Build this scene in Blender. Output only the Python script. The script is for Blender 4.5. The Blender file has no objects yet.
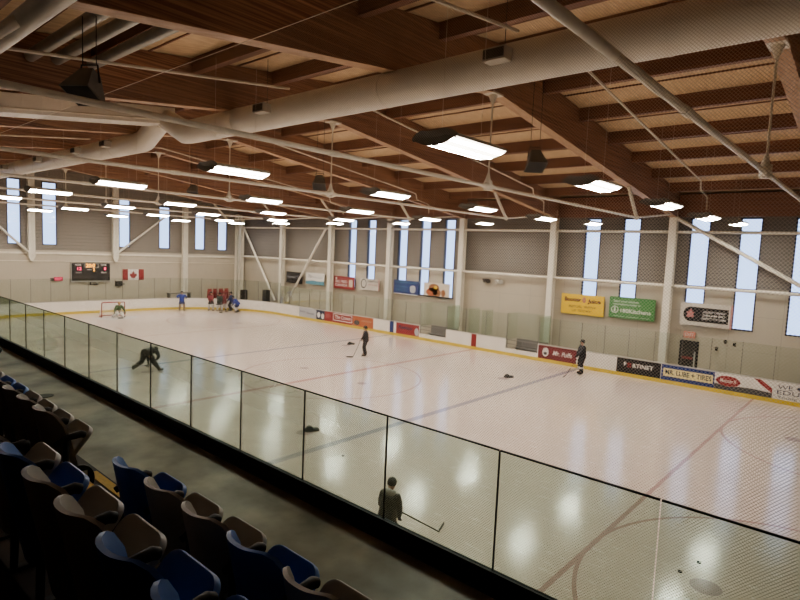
import bpy, bmesh, math, random
from mathutils import Vector, Matrix
random.seed(7)
S = bpy.context.scene
COL = S.collection
PI = math.pi
V = Vector

# ------------------------------------------------------------------ render look
S.cycles.use_denoising = True
S.cycles.max_bounces = 7
S.cycles.diffuse_bounces = 4
S.cycles.glossy_bounces = 4
S.cycles.transparent_max_bounces = 24
S.cycles.caustics_reflective = False
S.cycles.caustics_refractive = False
S.cycles.sample_clamp_indirect = 6.0
S.view_settings.view_transform = 'AgX'
S.view_settings.look = 'AgX - Medium High Contrast'
S.view_settings.exposure = 0.34

# ------------------------------------------------------------------ materials
MATS = {}
def nodes_of(m):
    m.use_nodes = True
    nt = m.node_tree; nt.nodes.clear()
    out = nt.nodes.new('ShaderNodeOutputMaterial')
    return nt, out

def noise_mat(name, c1, c2=None, rough=0.5, metal=0.0, scale=6.0, stretch=(1,1,1), bump=0.0, spec=0.5, detail=4, coord='Object'):
    """principled material with noise varied colour"""
    if name in MATS: return MATS[name]
    m = bpy.data.materials.new(name); nt, out = nodes_of(m); N = nt.nodes; L = nt.links
    b = N.new('ShaderNodeBsdfPrincipled'); L.new(b.outputs[0], out.inputs[0])
    b.inputs['Roughness'].default_value = rough; b.inputs['Metallic'].default_value = metal
    b.inputs['Specular IOR Level'].default_value = spec
    if c2 is None: c2 = tuple(x*0.88 for x in c1)
    tc = N.new('ShaderNodeTexCoord'); mp = N.new('ShaderNodeMapping'); mp.inputs['Scale'].default_value = stretch
    nz = N.new('ShaderNodeTexNoise'); nz.inputs['Scale'].default_value = scale; nz.inputs['Detail'].default_value = detail
    if coord == 'World':
        g = N.new('ShaderNodeNewGeometry'); L.new(g.outputs['Position'], mp.inputs[0])
    else:
        L.new(tc.outputs[coord], mp.inputs[0])
    L.new(mp.outputs[0], nz.inputs['Vector'])
    mx = N.new('ShaderNodeMix'); mx.data_type = 'RGBA'
    mx.inputs[6].default_value = (*c1, 1); mx.inputs[7].default_value = (*c2, 1)
    rp = N.new('ShaderNodeMapRange'); rp.inputs[1].default_value = 0.3; rp.inputs[2].default_value = 0.7
    L.new(nz.outputs[0], rp.inputs[0]); L.new(rp.outputs[0], mx.inputs[0])
    L.new(mx.outputs[2], b.inputs['Base Color'])
    if bump:
        bp = N.new('ShaderNodeBump'); bp.inputs['Strength'].default_value = bump; bp.inputs['Distance'].default_value = 0.02
        L.new(nz.outputs[0], bp.inputs['Height']); L.new(bp.outputs[0], b.inputs['Normal'])
    MATS[name] = m
    return m

def emit_mat(name, c, s):
    if name in MATS: return MATS[name]
    m = bpy.data.materials.new(name); nt, out = nodes_of(m)
    e = nt.nodes.new('ShaderNodeEmission'); e.inputs[0].default_value = (*c, 1); e.inputs[1].default_value = s
    nt.links.new(e.outputs[0], out.inputs[0]); MATS[name] = m
    return m

def glass_mat(name, tint, gloss=0.06, rough=0.02):
    if name in MATS: return MATS[name]
    m = bpy.data.materials.new(name); nt, out = nodes_of(m); N = nt.nodes; L = nt.links
    t = N.new('ShaderNodeBsdfTransparent'); t.inputs[0].default_value = (*tint, 1)
    g = N.new('ShaderNodeBsdfGlossy'); g.inputs['Roughness'].default_value = rough
    g.inputs[0].default_value = (0.9, 0.95, 0.9, 1)
    fr = N.new('ShaderNodeFresnel'); fr.inputs[0].default_value = 1.25
    mul = N.new('ShaderNodeMath'); mul.operation = 'MULTIPLY'; mul.inputs[1].default_value = gloss / 0.06
    L.new(fr.outputs[0], mul.inputs[0])
    mn = N.new('ShaderNodeMath'); mn.operation = 'MINIMUM'; mn.inputs[1].default_value = 0.35
    L.new(mul.outputs[0], mn.inputs[0])
    mx = N.new('ShaderNodeMixShader'); L.new(mn.outputs[0], mx.inputs[0]); L.new(t.outputs[0], mx.inputs[1]); L.new(g.outputs[0], mx.inputs[2])
    L.new(mx.outputs[0], out.inputs[0]); MATS[name] = m
    return m

class Ex:
    """small expression builder on shader math nodes"""
    def __init__(s, nt): s.nt = nt
    def m(s, op, a, b=None, c=None):
        n = s.nt.nodes.new('ShaderNodeMath'); n.operation = op
        for i, v in enumerate((a, b, c)):
            if v is None: continue
            if isinstance(v, (int, float)): n.inputs[i].default_value = v
            else: s.nt.links.new(v, n.inputs[i])
        return n.outputs[0]
    def band(s, v, c, w):      # 1 where |v-c| < w/2
        return s.m('LESS_THAN', s.m('ABSOLUTE', s.m('SUBTRACT', v, c)), w/2)
    def dist(s, x, y, cx, cy):
        dx = s.m('SUBTRACT', x, cx); dy = s.m('SUBTRACT', y, cy)
        return s.m('SQRT', s.m('ADD', s.m('MULTIPLY', dx, dx), s.m('MULTIPLY', dy, dy)))
    def mx(s, *a):
        r = a[0]
        for b in a[1:]: r = s.m('MAXIMUM', r, b)
        return r

def wood_mat(name, c1, c2, axis, rough=0.55, lam=0.0):
    """wood; axis = grain direction; lam = lamination height"""
    m = bpy.data.materials.new(name); nt, out = nodes_of(m); N = nt.nodes; L = nt.links; E = Ex(nt)
    b = N.new('ShaderNodeBsdfPrincipled'); L.new(b.outputs[0], out.inputs[0]); b.inputs['Roughness'].default_value = rough
    g = N.new('ShaderNodeNewGeometry'); mp = N.new('ShaderNodeMapping')
    sc = [9.0, 9.0, 22.0]; sc['xyz'.index(axis)] = 0.30
    mp.inputs['Scale'].default_value = sc
    L.new(g.outputs['Position'], mp.inputs[0])
    nz = N.new('ShaderNodeTexNoise'); nz.inputs['Scale'].default_value = 1.0; nz.inputs['Detail'].default_value = 5
    L.new(mp.outputs[0], nz.inputs['Vector'])
    cr = N.new('ShaderNodeValToRGB'); cr.color_ramp.elements[0].position = 0.38; cr.color_ramp.elements[1].position = 0.72
    cr.color_ramp.elements[0].color = (*c1, 1); cr.color_ramp.elements[1].color = (*c2, 1)
    L.new(nz.outputs[0], cr.inputs[0]); L.new(cr.outputs[0], b.inputs['Base Color'])
    MATS[name] = m
    return m

def wall_mat(name, split, up1, up2, lo1, lo2, seam_axis, siding=0.3):
    """upper grey ribbed siding over lower beige panels, split at a height"""
    m = bpy.data.materials.new(name); nt, out = nodes_of(m); N = nt.nodes; L = nt.links; E = Ex(nt)
    b = N.new('ShaderNodeBsdfPrincipled'); L.new(b.outputs[0], out.inputs[0]); b.inputs['Roughness'].default_value = 0.6
    g = N.new('ShaderNodeNewGeometry'); sp = N.new('ShaderNodeSeparateXYZ'); L.new(g.outputs['Position'], sp.inputs[0])
    z = sp.outputs[2]; h = sp.outputs['XYZ'.index(seam_axis.upper())]
    nz = N.new('ShaderNodeTexNoise'); nz.inputs['Scale'].default_value = 0.8; nz.inputs['Detail'].default_value = 6
    L.new(g.outputs['Position'], nz.inputs['Vector'])
    def mix(f, a, bb):
        x = N.new('ShaderNodeMix'); x.data_type = 'RGBA'
        if isinstance(f, (int, float)): x.inputs[0].default_value = f
        else: L.new(f, x.inputs[0])
        for i, v in ((6, a), (7, bb)):
            if isinstance(v, tuple): x.inputs[i].default_value = (*v, 1)
            else: L.new(v, x.inputs[i])
        return x.outputs[2]
    up = mix(E.m('LESS_THAN', E.m('FRACT', E.m('DIVIDE', z, siding)), 0.16), up1, up2)
    seam = E.mx(E.m('LESS_THAN', E.m('FRACT', E.m('DIVIDE', h, 2.44)), 0.016), E.m('LESS_THAN', E.m('FRACT', E.m('DIVIDE', z, 1.9)), 0.016))
    lo = mix(seam, mix(nz.outputs[0], lo1, tuple(x*0.9 for x in lo1)), lo2)
    L.new(mix(E.m('GREATER_THAN', z, split), lo, up), b.inputs['Base Color'])
    MATS[name] = m
    return m

GL = 12.95                                 # rink centre line in y
def ice_mat():
    m = bpy.data.materials.new('ice'); nt, out = nodes_of(m); N = nt.nodes; L = nt.links; E = Ex(nt)
    b = N.new('ShaderNodeBsdfPrincipled'); L.new(b.outputs[0], out.inputs[0])
    g = N.new('ShaderNodeNewGeometry'); sp = N.new('ShaderNodeSeparateXYZ'); L.new(g.outputs['Position'], sp.inputs[0])
    x, y = sp.outputs[0], sp.outputs[1]
    nz = N.new('ShaderNodeTexNoise'); nz.inputs['Scale'].default_value = 0.35; nz.inputs['Detail'].default_value = 8; nz.inputs['Roughness'].default_value = 0.65
    L.new(g.outputs['Position'], nz.inputs['Vector'])
    n2 = N.new('ShaderNodeTexNoise'); n2.inputs['Scale'].default_value = 5.0; n2.inputs['Detail'].default_value = 6
    mp = N.new('ShaderNodeMapping'); mp.inputs['Scale'].default_value = (0.5, 1.6, 1); mp.inputs['Rotation'].default_value = (0, 0, 0.5)
    L.new(g.outputs['Position'], mp.inputs[0]); L.new(mp.outputs[0], n2.inputs['Vector'])
    def mix(f, a, bb):
        q = N.new('ShaderNodeMix'); q.data_type = 'RGBA'
        if isinstance(f, (int, float)): q.inputs[0].default_value = f
        else: L.new(f, q.inputs[0])
        for i, v in ((6, a), (7, bb)):
            if isinstance(v, tuple): q.inputs[i].default_value = (*v, 1)
            else: L.new(v, q.inputs[i])
        return q.outputs[2]
    col = mix(nz.outputs[0], (0.61, 0.518, 0.455), (0.51, 0.432, 0.38))
    col = mix(E.m('MULTIPLY', E.m('GREATER_THAN', n2.outputs[0], 0.62), 0.25), col, (0.88, 0.82, 0.78))
    blue = E.mx(E.band(x, -7.62, 0.30), E.band(x, 7.62, 0.30))
    d0 = E.dist(x, y, 0.0, GL)
    creases = []
    for s in (-1, 1):
        cr = E.m('LESS_THAN', E.dist(x, y, s*27.13, GL), 1.83)
        inside = E.m('LESS_THAN', E.m('MULTIPLY', x, s), 27.13)
        creases.append(E.m('MULTIPLY', cr, inside))
    red = [E.band(x, 0.0, 0.30)]
    thin = [E.band(x, -27.13, 0.06), E.band(x, 27.13, 0.06), E.band(x, -16.55, 0.12), E.band(x, 16.55, 0.12), E.band(d0, 4.57, 0.09),
            E.band(E.dist(x, y, 0.0, 25.9), 3.0, 0.06)]
    dots = [E.m('LESS_THAN', E.dist(x, y, sx*2.2, GL), 0.24) for sx in (-1, 1)]
    for sx in (-1, 1):
        for sy in (-1, 1):
            dd = E.dist(x, y, sx*21.1, GL + sy*6.7)
            thin.append(E.band(dd, 4.57, 0.09))
            dots.append(E.m('LESS_THAN', E.dist(x, y, sx*18.9, GL + sy*6.7), 0.30))
            dots.append(E.m('LESS_THAN', E.dist(x, y, sx*6.1, GL + sy*6.7), 0.30))
    col = mix(E.m('MULTIPLY', E.mx(*creases), 0.25), col, (0.45, 0.62, 0.75))
    col = mix(E.m('MULTIPLY', blue, 0.85), col, (0.25, 0.23, 0.28))
    col = mix(E.m('MULTIPLY', red[0], 0.75), col, (0.36, 0.17, 0.17))
    col = mix(E.m('MULTIPLY', E.mx(*thin), 0.75), col, (0.33, 0.19, 0.19))
    col = mix(E.m('MULTIPLY', E.mx(*dots), 0.72), col, (0.25, 0.18, 0.20))
    L.new(col, b.inputs['Base Color'])
    b.inputs['IOR'].default_value = 1.31
    b.inputs['Specular IOR Level'].default_value = 0.8
    rr = N.new('ShaderNodeMapRange'); rr.inputs[3].default_value = 0.09; rr.inputs[4].default_value = 0.20
    L.new(nz.outputs[0], rr.inputs[0]); L.new(rr.outputs[0], b.inputs['Roughness'])
    bp = N.new('ShaderNodeBump'); bp.inputs['Strength'].default_value = 0.04; bp.inputs['Distance'].default_value = 0.01
    L.new(n2.outputs[0], bp.inputs['Height']); L.new(bp.outputs[0], b.inputs['Normal'])
    return m

M = dict(
    ice=ice_mat(),
    glulam=wood_mat('glulam', (0.21, 0.105, 0.072), (0.50, 0.295, 0.195), 'y'),
    purlin=wood_mat('purlin wood', (0.19, 0.095, 0.066), (0.34, 0.18, 0.125), 'x'),
    deck=wood_mat('deck wood', (0.64, 0.48, 0.31), (0.78, 0.62, 0.43), 'y'),
    soffit=wood_mat('pale wood', (0.48, 0.31, 0.20), (0.60, 0.43, 0.30), 'y'),
    steel=noise_mat('cream painted steel', (0.80, 0.75, 0.65), rough=0.45),
    duct=noise_mat('white duct', (0.86, 0.83, 0.76), (0.78, 0.75, 0.69), rough=0.42, scale=1.5),
    speaker=noise_mat('speaker grey', (0.17, 0.16, 0.145), (0.14, 0.13, 0.12), rough=0.5),
    galv=noise_mat('galvanised duct', (0.42, 0.41, 0.38), (0.34, 0.33, 0.31), rough=0.4, metal=0.3, scale=4),
    concrete=noise_mat('floor concrete', (0.50, 0.42, 0.325), (0.15, 0.125, 0.095), rough=0.42, scale=1.3, detail=9, bump=0.05, coord='World', spec=0.35),
    stand=noise_mat('stand concrete', (0.06, 0.045, 0.037), (0.04, 0.03, 0.025), rough=0.7, scale=2.0, detail=8, coord='World'),
    yellowpaint=noise_mat('yellow step paint', (0.62, 0.40, 0.06), (0.50, 0.32, 0.05), rough=0.6, scale=30),
    board=noise_mat('white board plastic', (0.80, 0.76, 0.70), (0.74, 0.70, 0.64), rough=0.35, scale=2.0),
    kick=noise_mat('yellow kick plate', (0.66, 0.51, 0.10), (0.58, 0.44, 0.09), rough=0.4, scale=3.0),
    cap=noise_mat('board cap', (0.55, 0.52, 0.48), rough=0.4),
    black=noise_mat('black rubber', (0.012, 0.012, 0.012), (0.02, 0.02, 0.02), rough=0.6),
    blackmetal=noise_mat('black metal', (0.02, 0.02, 0.02), (0.03, 0.03, 0.03), rough=0.4),
    darkgrey=noise_mat('dark grey plastic', (0.06, 0.055, 0.05), (0.045, 0.04, 0.038), rough=0.5),
    midgrey=noise_mat('mid grey', (0.22, 0.21, 0.20), rough=0.6),
    frame=noise_mat('navy window frame', (0.03, 0.035, 0.06), rough=0.4),
    white=noise_mat('white vinyl', (0.80, 0.77, 0.72), rough=0.5),
    offwhite=noise_mat('pale box', (0.55, 0.53, 0.48), rough=0.5),
    net=noise_mat('net twine', (0.52, 0.465, 0.40), rough=0.8),
    goalnet=noise_mat('goal net twine', (0.75, 0.73, 0.70), rough=0.8),
    redpaint=noise_mat('red paint', (0.30, 0.035, 0.04), rough=0.4),
    bluepaint=noise_mat('blue stripe', (0.03, 0.06, 0.22), rough=0.4),
    seat_grey=noise_mat('grey seat plastic', (0.40, 0.375, 0.335), (0.36, 0.335, 0.30), rough=0.42, scale=8),
    seat_blue=noise_mat('blue seat plastic', (0.07, 0.16, 0.46), (0.065, 0.15, 0.42), rough=0.38, scale=8),
    lens_tube=emit_mat('lamp tube', (1.0, 0.945, 0.845), 120.0),
    lens_tray=emit_mat('lamp tray', (1.0, 0.92, 0.78), 7.0),
    skin=noise_mat('skin', (0.55, 0.33, 0.24), rough=0.55),
    hair=noise_mat('dark hair', (0.03, 0.022, 0.018), rough=0.6),
    guardglass=glass_mat('guard glass', (0.785, 0.86, 0.82), 0.04),
    rinkglass=glass_mat('rink glass', (0.93, 0.955, 0.94), 0.05),
    winglass=glass_mat('window glass', (0.90, 0.95, 1.0), 0.05),
    greenglass=glass_mat('green glass edge', (0.92, 0.955, 0.94), 0.06),
)
WALLS = dict(
    side=wall_mat('side wall', 5.3, (0.22, 0.195, 0.172), (0.165, 0.145, 0.127), (0.53, 0.475, 0.385), (0.42, 0.38, 0.32), 'x'),
    end=wall_mat('end wall', 5.25, (0.25, 0.223, 0.195), (0.19, 0.167, 0.147), (0.54, 0.48, 0.39), (0.50, 0.45, 0.37), 'y'),
)
def cmat(name, c, rough=0.5): return noise_mat(name, c, rough=rough, scale=10)

# ------------------------------------------------------------------ mesh builder
ROOT = {}                                  # object -> world matrix of a thing
class MB:
    def __init__(s): s.v = []; s.f = []; s.mi = []; s.cur = 0
    def add(s, vs, fs):
        n = len(s.v); s.v += [tuple(p) for p in vs]
        for f in fs: s.f.append([i+n for i in f]); s.mi.append(s.cur)
        return s
    def box(s, c, size, R=None, bev=0.0):
        hx, hy, hz = size[0]/2, size[1]/2, size[2]/2
        if bev > 0:
            bm = bmesh.new(); bmesh.ops.create_cube(bm, size=1.0)
            bmesh.ops.scale(bm, vec=size, verts=bm.verts)
            bmesh.ops.bevel(bm, geom=bm.edges[:], offset=bev, segments=2, profile=0.5, affect='EDGES')
            vs = [v.co.copy() for v in bm.verts]; fs = [[v.index for v in f.verts] for f in bm.faces]; bm.free()
        else:
            vs = [V((x, y, z)) for z in (-hz, hz) for y in (-hy, hy) for x in (-hx, hx)]
            fs = [(0,2,3,1), (4,5,7,6), (0,1,5,4), (2,6,7,3), (0,4,6,2), (1,3,7,5)]
        if R is not None: vs = [R @ p for p in vs]
        c = V(c)
        return s.add([p + c for p in vs], fs)
    def bb(s, x0, x1, y0, y1, z0, z1): return s.box(((x0+x1)/2, (y0+y1)/2, (z0+z1)/2), (abs(x1-x0), abs(y1-y0), abs(z1-z0)))
    def tube(s, pts, r, n=10, caps=True):
        pts = [V(p) for p in pts]; rs = r if isinstance(r, (list, tuple)) else [r]*len(pts)
        rings = []; prev = None
        for i, p in enumerate(pts):
            if i == 0: t = pts[1]-pts[0]
            elif i == len(pts)-1: t = pts[-1]-pts[-2]
            else: t = (pts[i]-pts[i-1]).normalized() + (pts[i+1]-pts[i]).normalized()
            t.normalize()
            if prev is None:
                a = V((0,0,1)) if abs(t.z) < 0.9 else V((1,0,0))
                u = t.cross(a).normalized()
            else:
                u = (prev - t*prev.dot(t)).normalized()
            prev = u; w = t.cross(u)
            rings.append([p + (u*math.cos(2*PI*k/n) + w*math.sin(2*PI*k/n))*rs[i] for k in range(n)])
        vs = [p for rg in rings for p in rg]; fs = []
        for i in range(len(pts)-1):
            for k in range(n):
                k2 = (k+1) % n
                fs.append((i*n+k, i*n+k2, (i+1)*n+k2, (i+1)*n+k))
        if caps: fs.append(tuple(range(n-1, -1, -1))); fs.append(tuple((len(pts)-1)*n+k for k in range(n)))
        return s.add(vs, fs)
    def prism(s, poly, axis, a0, a1):
        """poly of 2D points extruded along axis; 2D -> the other two axes in order"""
        def P(p, a):
            if axis == 'x': return (a, p[0], p[1])
            if axis == 'y': return (p[0], a, p[1])
            return (p[0], p[1], a)
        n = len(poly)
        vs = [P(p, a0) for p in poly] + [P(p, a1) for p in poly]
        fs = [tuple(range(n)), tuple(range(2*n-1, n-1, -1))]
        fs += [(i, n+i, n+(i+1) % n, (i+1) % n) for i in range(n)]
        return s.add(vs, fs)
    def quad(s, a, b, c, d): return s.add([a, b, c, d], [(0,1,2,3)])
    def ball(s, c, r, n=12, m=8, zmin=-1.0):
        c = V(c); r = V(r) if not isinstance(r, (int, float)) else V((r, r, r))
        vs = []; fs = []
        t0 = math.acos(max(-1, min(1, zmin)))
        for j in range(m+1):
            t = t0*j/m
            for k in range(n):
                a = 2*PI*k/n
                vs.append(c + V((r.x*math.sin(t)*math.cos(a), r.y*math.sin(t)*math.sin(a), r.z*math.cos(t))))
        for j in range(m):
            for k in range(n):
                fs.append((j*n+k, (j+1)*n+k, (j+1)*n+(k+1) % n, j*n+(k+1) % n))
        fs.append(tuple(m*n+k for k in range(n)))
        return s.add(vs, fs)
    def build(s, name, mat, parent=None, world=False, smooth=False):
        vs = s.v
        if world and parent is not None:
            r = parent
            while r.parent is not None: r = r.parent
            I = ROOT[r.name].inverted(); vs = [I @ V(p) for p in vs]
        me = bpy.data.meshes.new(name); me.from_pydata(vs, [], s.f)
        mats = mat if isinstance(mat, (list, tuple)) else [mat]
        for q in mats: me.materials.append(q)
        if len(mats) > 1: me.polygons.foreach_set('material_index', s.mi)
        bm = bmesh.new(); bm.from_mesh(me)
        if smooth: bmesh.ops.remove_doubles(bm, verts=bm.verts, dist=1e-5)
        if len(bm.faces) < 20000: bmesh.ops.recalc_face_normals(bm, faces=bm.faces)
        bm.to_mesh(me); bm.free()
        if smooth:
            me.polygons.foreach_set('use_smooth', [True]*len(me.polygons))
            try: me.set_sharp_from_angle(angle=math.radians(40))
            except Exception: pass
        me.update()
        o = bpy.data.objects.new(name, me); COL.objects.link(o)
        if parent is not None: o.parent = parent
        else: ROOT[o.name] = Matrix.Identity(4)
        return o

def tag(o, label=None, cat=None, group=None, kind=None):
    if label: o['label'] = label
    if cat: o['category'] = cat
    if group: o['group'] = group
    if kind: o['kind'] = kind
    return o
def thing(name, label, cat, loc=(0,0,0), rz=0.0, group=None, kind=None):
    o = bpy.data.objects.new(name, None); COL.objects.link(o)
    o.empty_display_size = 0.2
    o.location = loc; o.rotation_euler = (0, 0, rz)
    ROOT[o.name] = Matrix.Translation(V(loc)) @ Matrix.Rotation(rz, 4, 'Z')
    return tag(o, label, cat, group, kind)
def dup(root, loc, rz=0.0, label=None, group=None, swap=None):
    def cp(o, par):
        c = o.copy(); COL.objects.link(c); c.parent = par
        if swap and c.type == 'MESH' and c.data.materials and c.data.materials[0] and c.data.materials[0].name in swap:
            key = (o.data.name, c.data.materials[0].name)
            if key not in SW:
                d = o.data.copy(); d.materials[0] = swap[c.data.materials[0].name]; SW[key] = d
            c.data = SW[key]
        for k in list(o.children): cp(k, c)
        return c
    r = cp(root, None); r.location = loc; r.rotation_euler = (0, 0, rz)
    ROOT[r.name] = Matrix.Translation(V(loc)) @ Matrix.Rotation(rz, 4, 'Z')
    if label: r['label'] = label
    if group: r['group'] = group
    return r
SW = {}

def text_mb(mb, txt, origin, xdir, ydir, size, width=None, bold=0.0, align='CENTER', shear=0.0, ext=0.004):
    """flat lettering as mesh: origin = centre of the line"""
    cu = bpy.data.curves.new('lettering', 'FONT'); cu.body = txt; cu.size = 1.0
    cu.align_x = align; cu.align_y = 'CENTER'; cu.offset = bold; cu.shear = shear; cu.resolution_u = 3
    ob = bpy.data.objects.new('lettering', cu); COL.objects.link(ob)
    dg = bpy.context.evaluated_depsgraph_get(); ev = ob.evaluated_get(dg); me = ev.to_mesh()
    co = [v.co.copy() for v in me.vertices]; fs = [list(p.vertices) for p in me.polygons]
    ev.to_mesh_clear(); bpy.data.objects.remove(ob); bpy.data.curves.remove(cu)
    if not co: return mb
    w = max(c.x for c in co) - min(c.x for c in co)
    sx = size if width is None else width / w
    X = V(xdir); Y = V(ydir); O = V(origin)
    return mb.add([O + X*(c.x*sx) + Y*(c.y*size) for c in co], fs)

# ------------------------------------------------------------------ camera (solved from the rink lines)
CX, CY, CZ = 21.1876, -6.1869, 6.5461
yaw, pit, rol, foc = 2.289607, -0.088198, 0.043552, 560.2065
f_ = V((math.cos(yaw)*math.cos(pit), math.sin(yaw)*math.cos(pit), math.sin(pit)))
r_ = V((math.sin(yaw), -math.cos(yaw), 0)); u_ = r_.cross(f_)
r2 = r_*math.cos(rol) + u_*math.sin(rol); u2 = u_*math.cos(rol) - r_*math.sin(rol)
cam = bpy.data.cameras.new('camera'); co = bpy.data.objects.new('camera', cam); COL.objects.link(co)
co.matrix_world = Matrix(((r2.x, u2.x, -f_.x, CX), (r2.y, u2.y, -f_.y, CY), (r2.z, u2.z, -f_.z, CZ), (0,0,0,1)))
cam.sensor_width = 36.0; cam.lens = foc/800*36.0; cam.clip_start = 0.05; cam.clip_end = 300
S.camera = co

# ------------------------------------------------------------------ world: bright overcast sky
w = bpy.data.worlds.new('sky'); S.world = w; w.use_nodes = True
nt = w.node_tree; nt.nodes.clear()
wo = nt.nodes.new('ShaderNodeOutputWorld'); bg = nt.nodes.new('ShaderNodeBackground')
tc = nt.nodes.new('ShaderNodeTexCoord'); sx = nt.nodes.new('ShaderNodeSeparateXYZ'); rp = nt.nodes.new('ShaderNodeValToRGB')
nt.links.new(tc.outputs['Generated'], sx.inputs[0]); nt.links.new(sx.outputs[2], rp.inputs[0])
rp.color_ramp.elements[0].color = (0.56, 0.70, 1.0, 1); rp.color_ramp.elements[1].color = (0.55, 0.70, 1.0, 1)
nt.links.new(rp.outputs[0], bg.inputs[0]); bg.inputs[1].default_value = 2.3
nt.links.new(bg.outputs[0], wo.inputs[0])

# ------------------------------------------------------------------ building shell
XL, XR, YN, YF = -33.4, 27.5, -10.8, 28.9
RIDGE = 8.8
def beam_z(y): return 11.45 - 0.12*abs(y-RIDGE)
def deck_z(y): return beam_z(y) + 1.45

def wall_grid(axis, fixed, thick, h0, h1, ztop, openings, name, mat, zbase=-0.1, sgn=1):
    """wall in plane axis=fixed (thickness outwards by sgn); openings = (h0,h1,z0,z1)"""
    hs = sorted({h0, h1} | {o[0] for o in openings} | {o[1] for o in openings})
    mb = MB()
    for a, b in zip(hs, hs[1:]):
        mid = (a+b)/2
        ops = sorted([o for o in openings if o[0] <= mid <= o[1]], key=lambda o: o[2])
        z = zbase
        zt = ztop
        segs = []
        for o in ops:
            segs.append((z, o[2])); z = o[3]
        segs.append((z, None))
        for z0, z1 in segs:
            za = zt(a) if z1 is None else z1; zb = zt(b) if z1 is None else z1
            if z1 is None and a < RIDGE < b and axis == 'x':
                poly = [(a, z0), (b, z0), (b, zb), (RIDGE, zt(RIDGE)), (a, za)]
            else:
                poly = [(a, z0), (b, z0), (b, zb), (a, za)]
            mb.prism(poly, axis, fixed, fixed + sgn*thick)
    o = mb.build(name, mat)
    return tag(o, kind='structure')

# openings in the long far wall
WIN_SIDE = [(-21.0, 3.0)] if False else []
side_windows = [-15.44, -13.05, -9.43, -7.05, -4.65, 6.6, 9.03, 12.8, 15.27, 17.75, 20.2]
side_open = [(c-0.52, c+0.52, 3.0, 9.1) for c in side_windows]
DOOR = (12.25, 13.25, 0.0, 2.1)
# a door under window 12.8: shift apart by cutting the wall at the door edges
o1 = [o for o in side_open]
wall_grid('y', YF, 0.3, XL, XR, lambda x: 10.5, sorted(o1 + [DOOR]), 'wall_far', WALLS['side'])
end_windows = [(-4.4, 1.0), (-1.9, 1.0), (1.2, 1.0), (3.9, 1.0), (7.6, 1.0), (10.2, 1.15), (16.45, 1.05), (20.3, 1.15), (24.1, 1.15), (26.7, 1.15)]
end_open = [(c-w_/2, c+w_/2, 5.7, beam_z(c)-0.25) for c, w_ in end_windows]
wall_grid('x', XL, 0.3, YN, YF, deck_z, end_open, 'wall_left', WALLS['end'], sgn=-1)
wall_grid('x', XR, 0.3, YN, YF, deck_z, [], 'wall_right', WALLS['end'])
wall_grid('y', YN, 0.3, XL, XR, lambda x: 10.7, [], 'wall_near', WALLS['side'], sgn=-1)

wn = 0
for c in side_windows:
    wn += 1
    t = thing('window_%d' % wn, None, None, (c, YF, 3.0), kind='structure')
    z0, z1 = 3.0, 9.1
    mb = MB()
    for xx in (c-0.49, c+0.49): mb.bb(xx-0.035, xx+0.035, YF-0.02, YF+0.12, z0, z1)
    for zz in (z0+0.03, 5.25, z1-0.03): mb.bb(c-0.52, c+0.52, YF-0.02, YF+0.12, zz-0.035, zz+0.035)
    mb.build('window_frame', M['frame'], t, world=True)
    MB().bb(c-0.47, c+0.47, YF+0.05, YF+0.06, z0+0.05, z1-0.05).build('window_pane', M['winglass'], t, world=True)
for c, w_ in end_windows:
    wn += 1
    z0, z1 = 5.7, beam_z(c)-0.25
    t = thing('window_%d' % wn, None, None, (XL, c, z0), kind='structure')
    mb = MB()
    for yy in (c-w_/2+0.04, c+w_/2-0.04): mb.bb(XL-0.12, XL+0.02, yy-0.035, yy+0.035, z0, z1)
    for zz in (z0+0.03, z1-0.03): mb.bb(XL-0.12, XL+0.02, c-w_/2, c+w_/2, zz-0.035, zz+0.035)
    mb.build('window_frame', M['frame'], t, world=True)
    MB().bb(XL-0.06, XL-0.05, c-w_/2+0.05, c+w_/2-0.05, z0+0.05, z1-0.05).build('window_pane', M['winglass'], t, world=True)

# door with its leaf in the far wall
t = thing('door_1', None, None, (12.75, YF, 0), kind='structure')
t['label'] = 'black exit door in the far wall behind the boards'
mb = MB(); mb.bb(12.25, 12.33, YF-0.03, YF+0.1, 0, 2.1); mb.bb(13.17, 13.25, YF-0.03, YF+0.1, 0, 2.1); mb.bb(12.25, 13.25, YF-0.03, YF+0.1, 2.02, 2.1)
mb.build('door_frame', M['blackmetal'], t, world=True)
MB().bb(12.33, 13.17, YF+0.02, YF+0.07, 0, 2.02).build('door_leaf', M['darkgrey'], t, world=True)
MB().bb(12.36, 12.98, YF-0.01, YF+0.02, 1.02, 1.16).build('push_bar', cmat('dull red bar', (0.35, 0.10, 0.10)), t, world=True)
MB().bb(13.02, 13.10, YF-0.015, YF+0.02, 0.5, 1.5).build('door_edge_plate', M['offwhite'], t, world=True)

# ceiling deck with purlins
ceil = MB()
for a, b in ((YN-0.3, RIDGE), (RIDGE, YF+0.3)):
    ceil.prism([(a, deck_z(a)), (b, deck_z(b)), (b, deck_z(b)+0.15), (a, deck_z(a)+0.15)], 'x', XL-0.3, XR+0.3)
ceiling = tag(ceil.build('ceiling', M['deck']), kind='structure')
y = 8.8-2.93*6
PUR = []
while y < 28.2:
    PUR.append(y); y += 2.93
for y in PUR:
    zc = deck_z(y)
    MB().bb(XL, XR, y-0.11, y+0.11, zc-0.46, zc+0.02).build('purlin', M['purlin'], ceiling)
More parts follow.
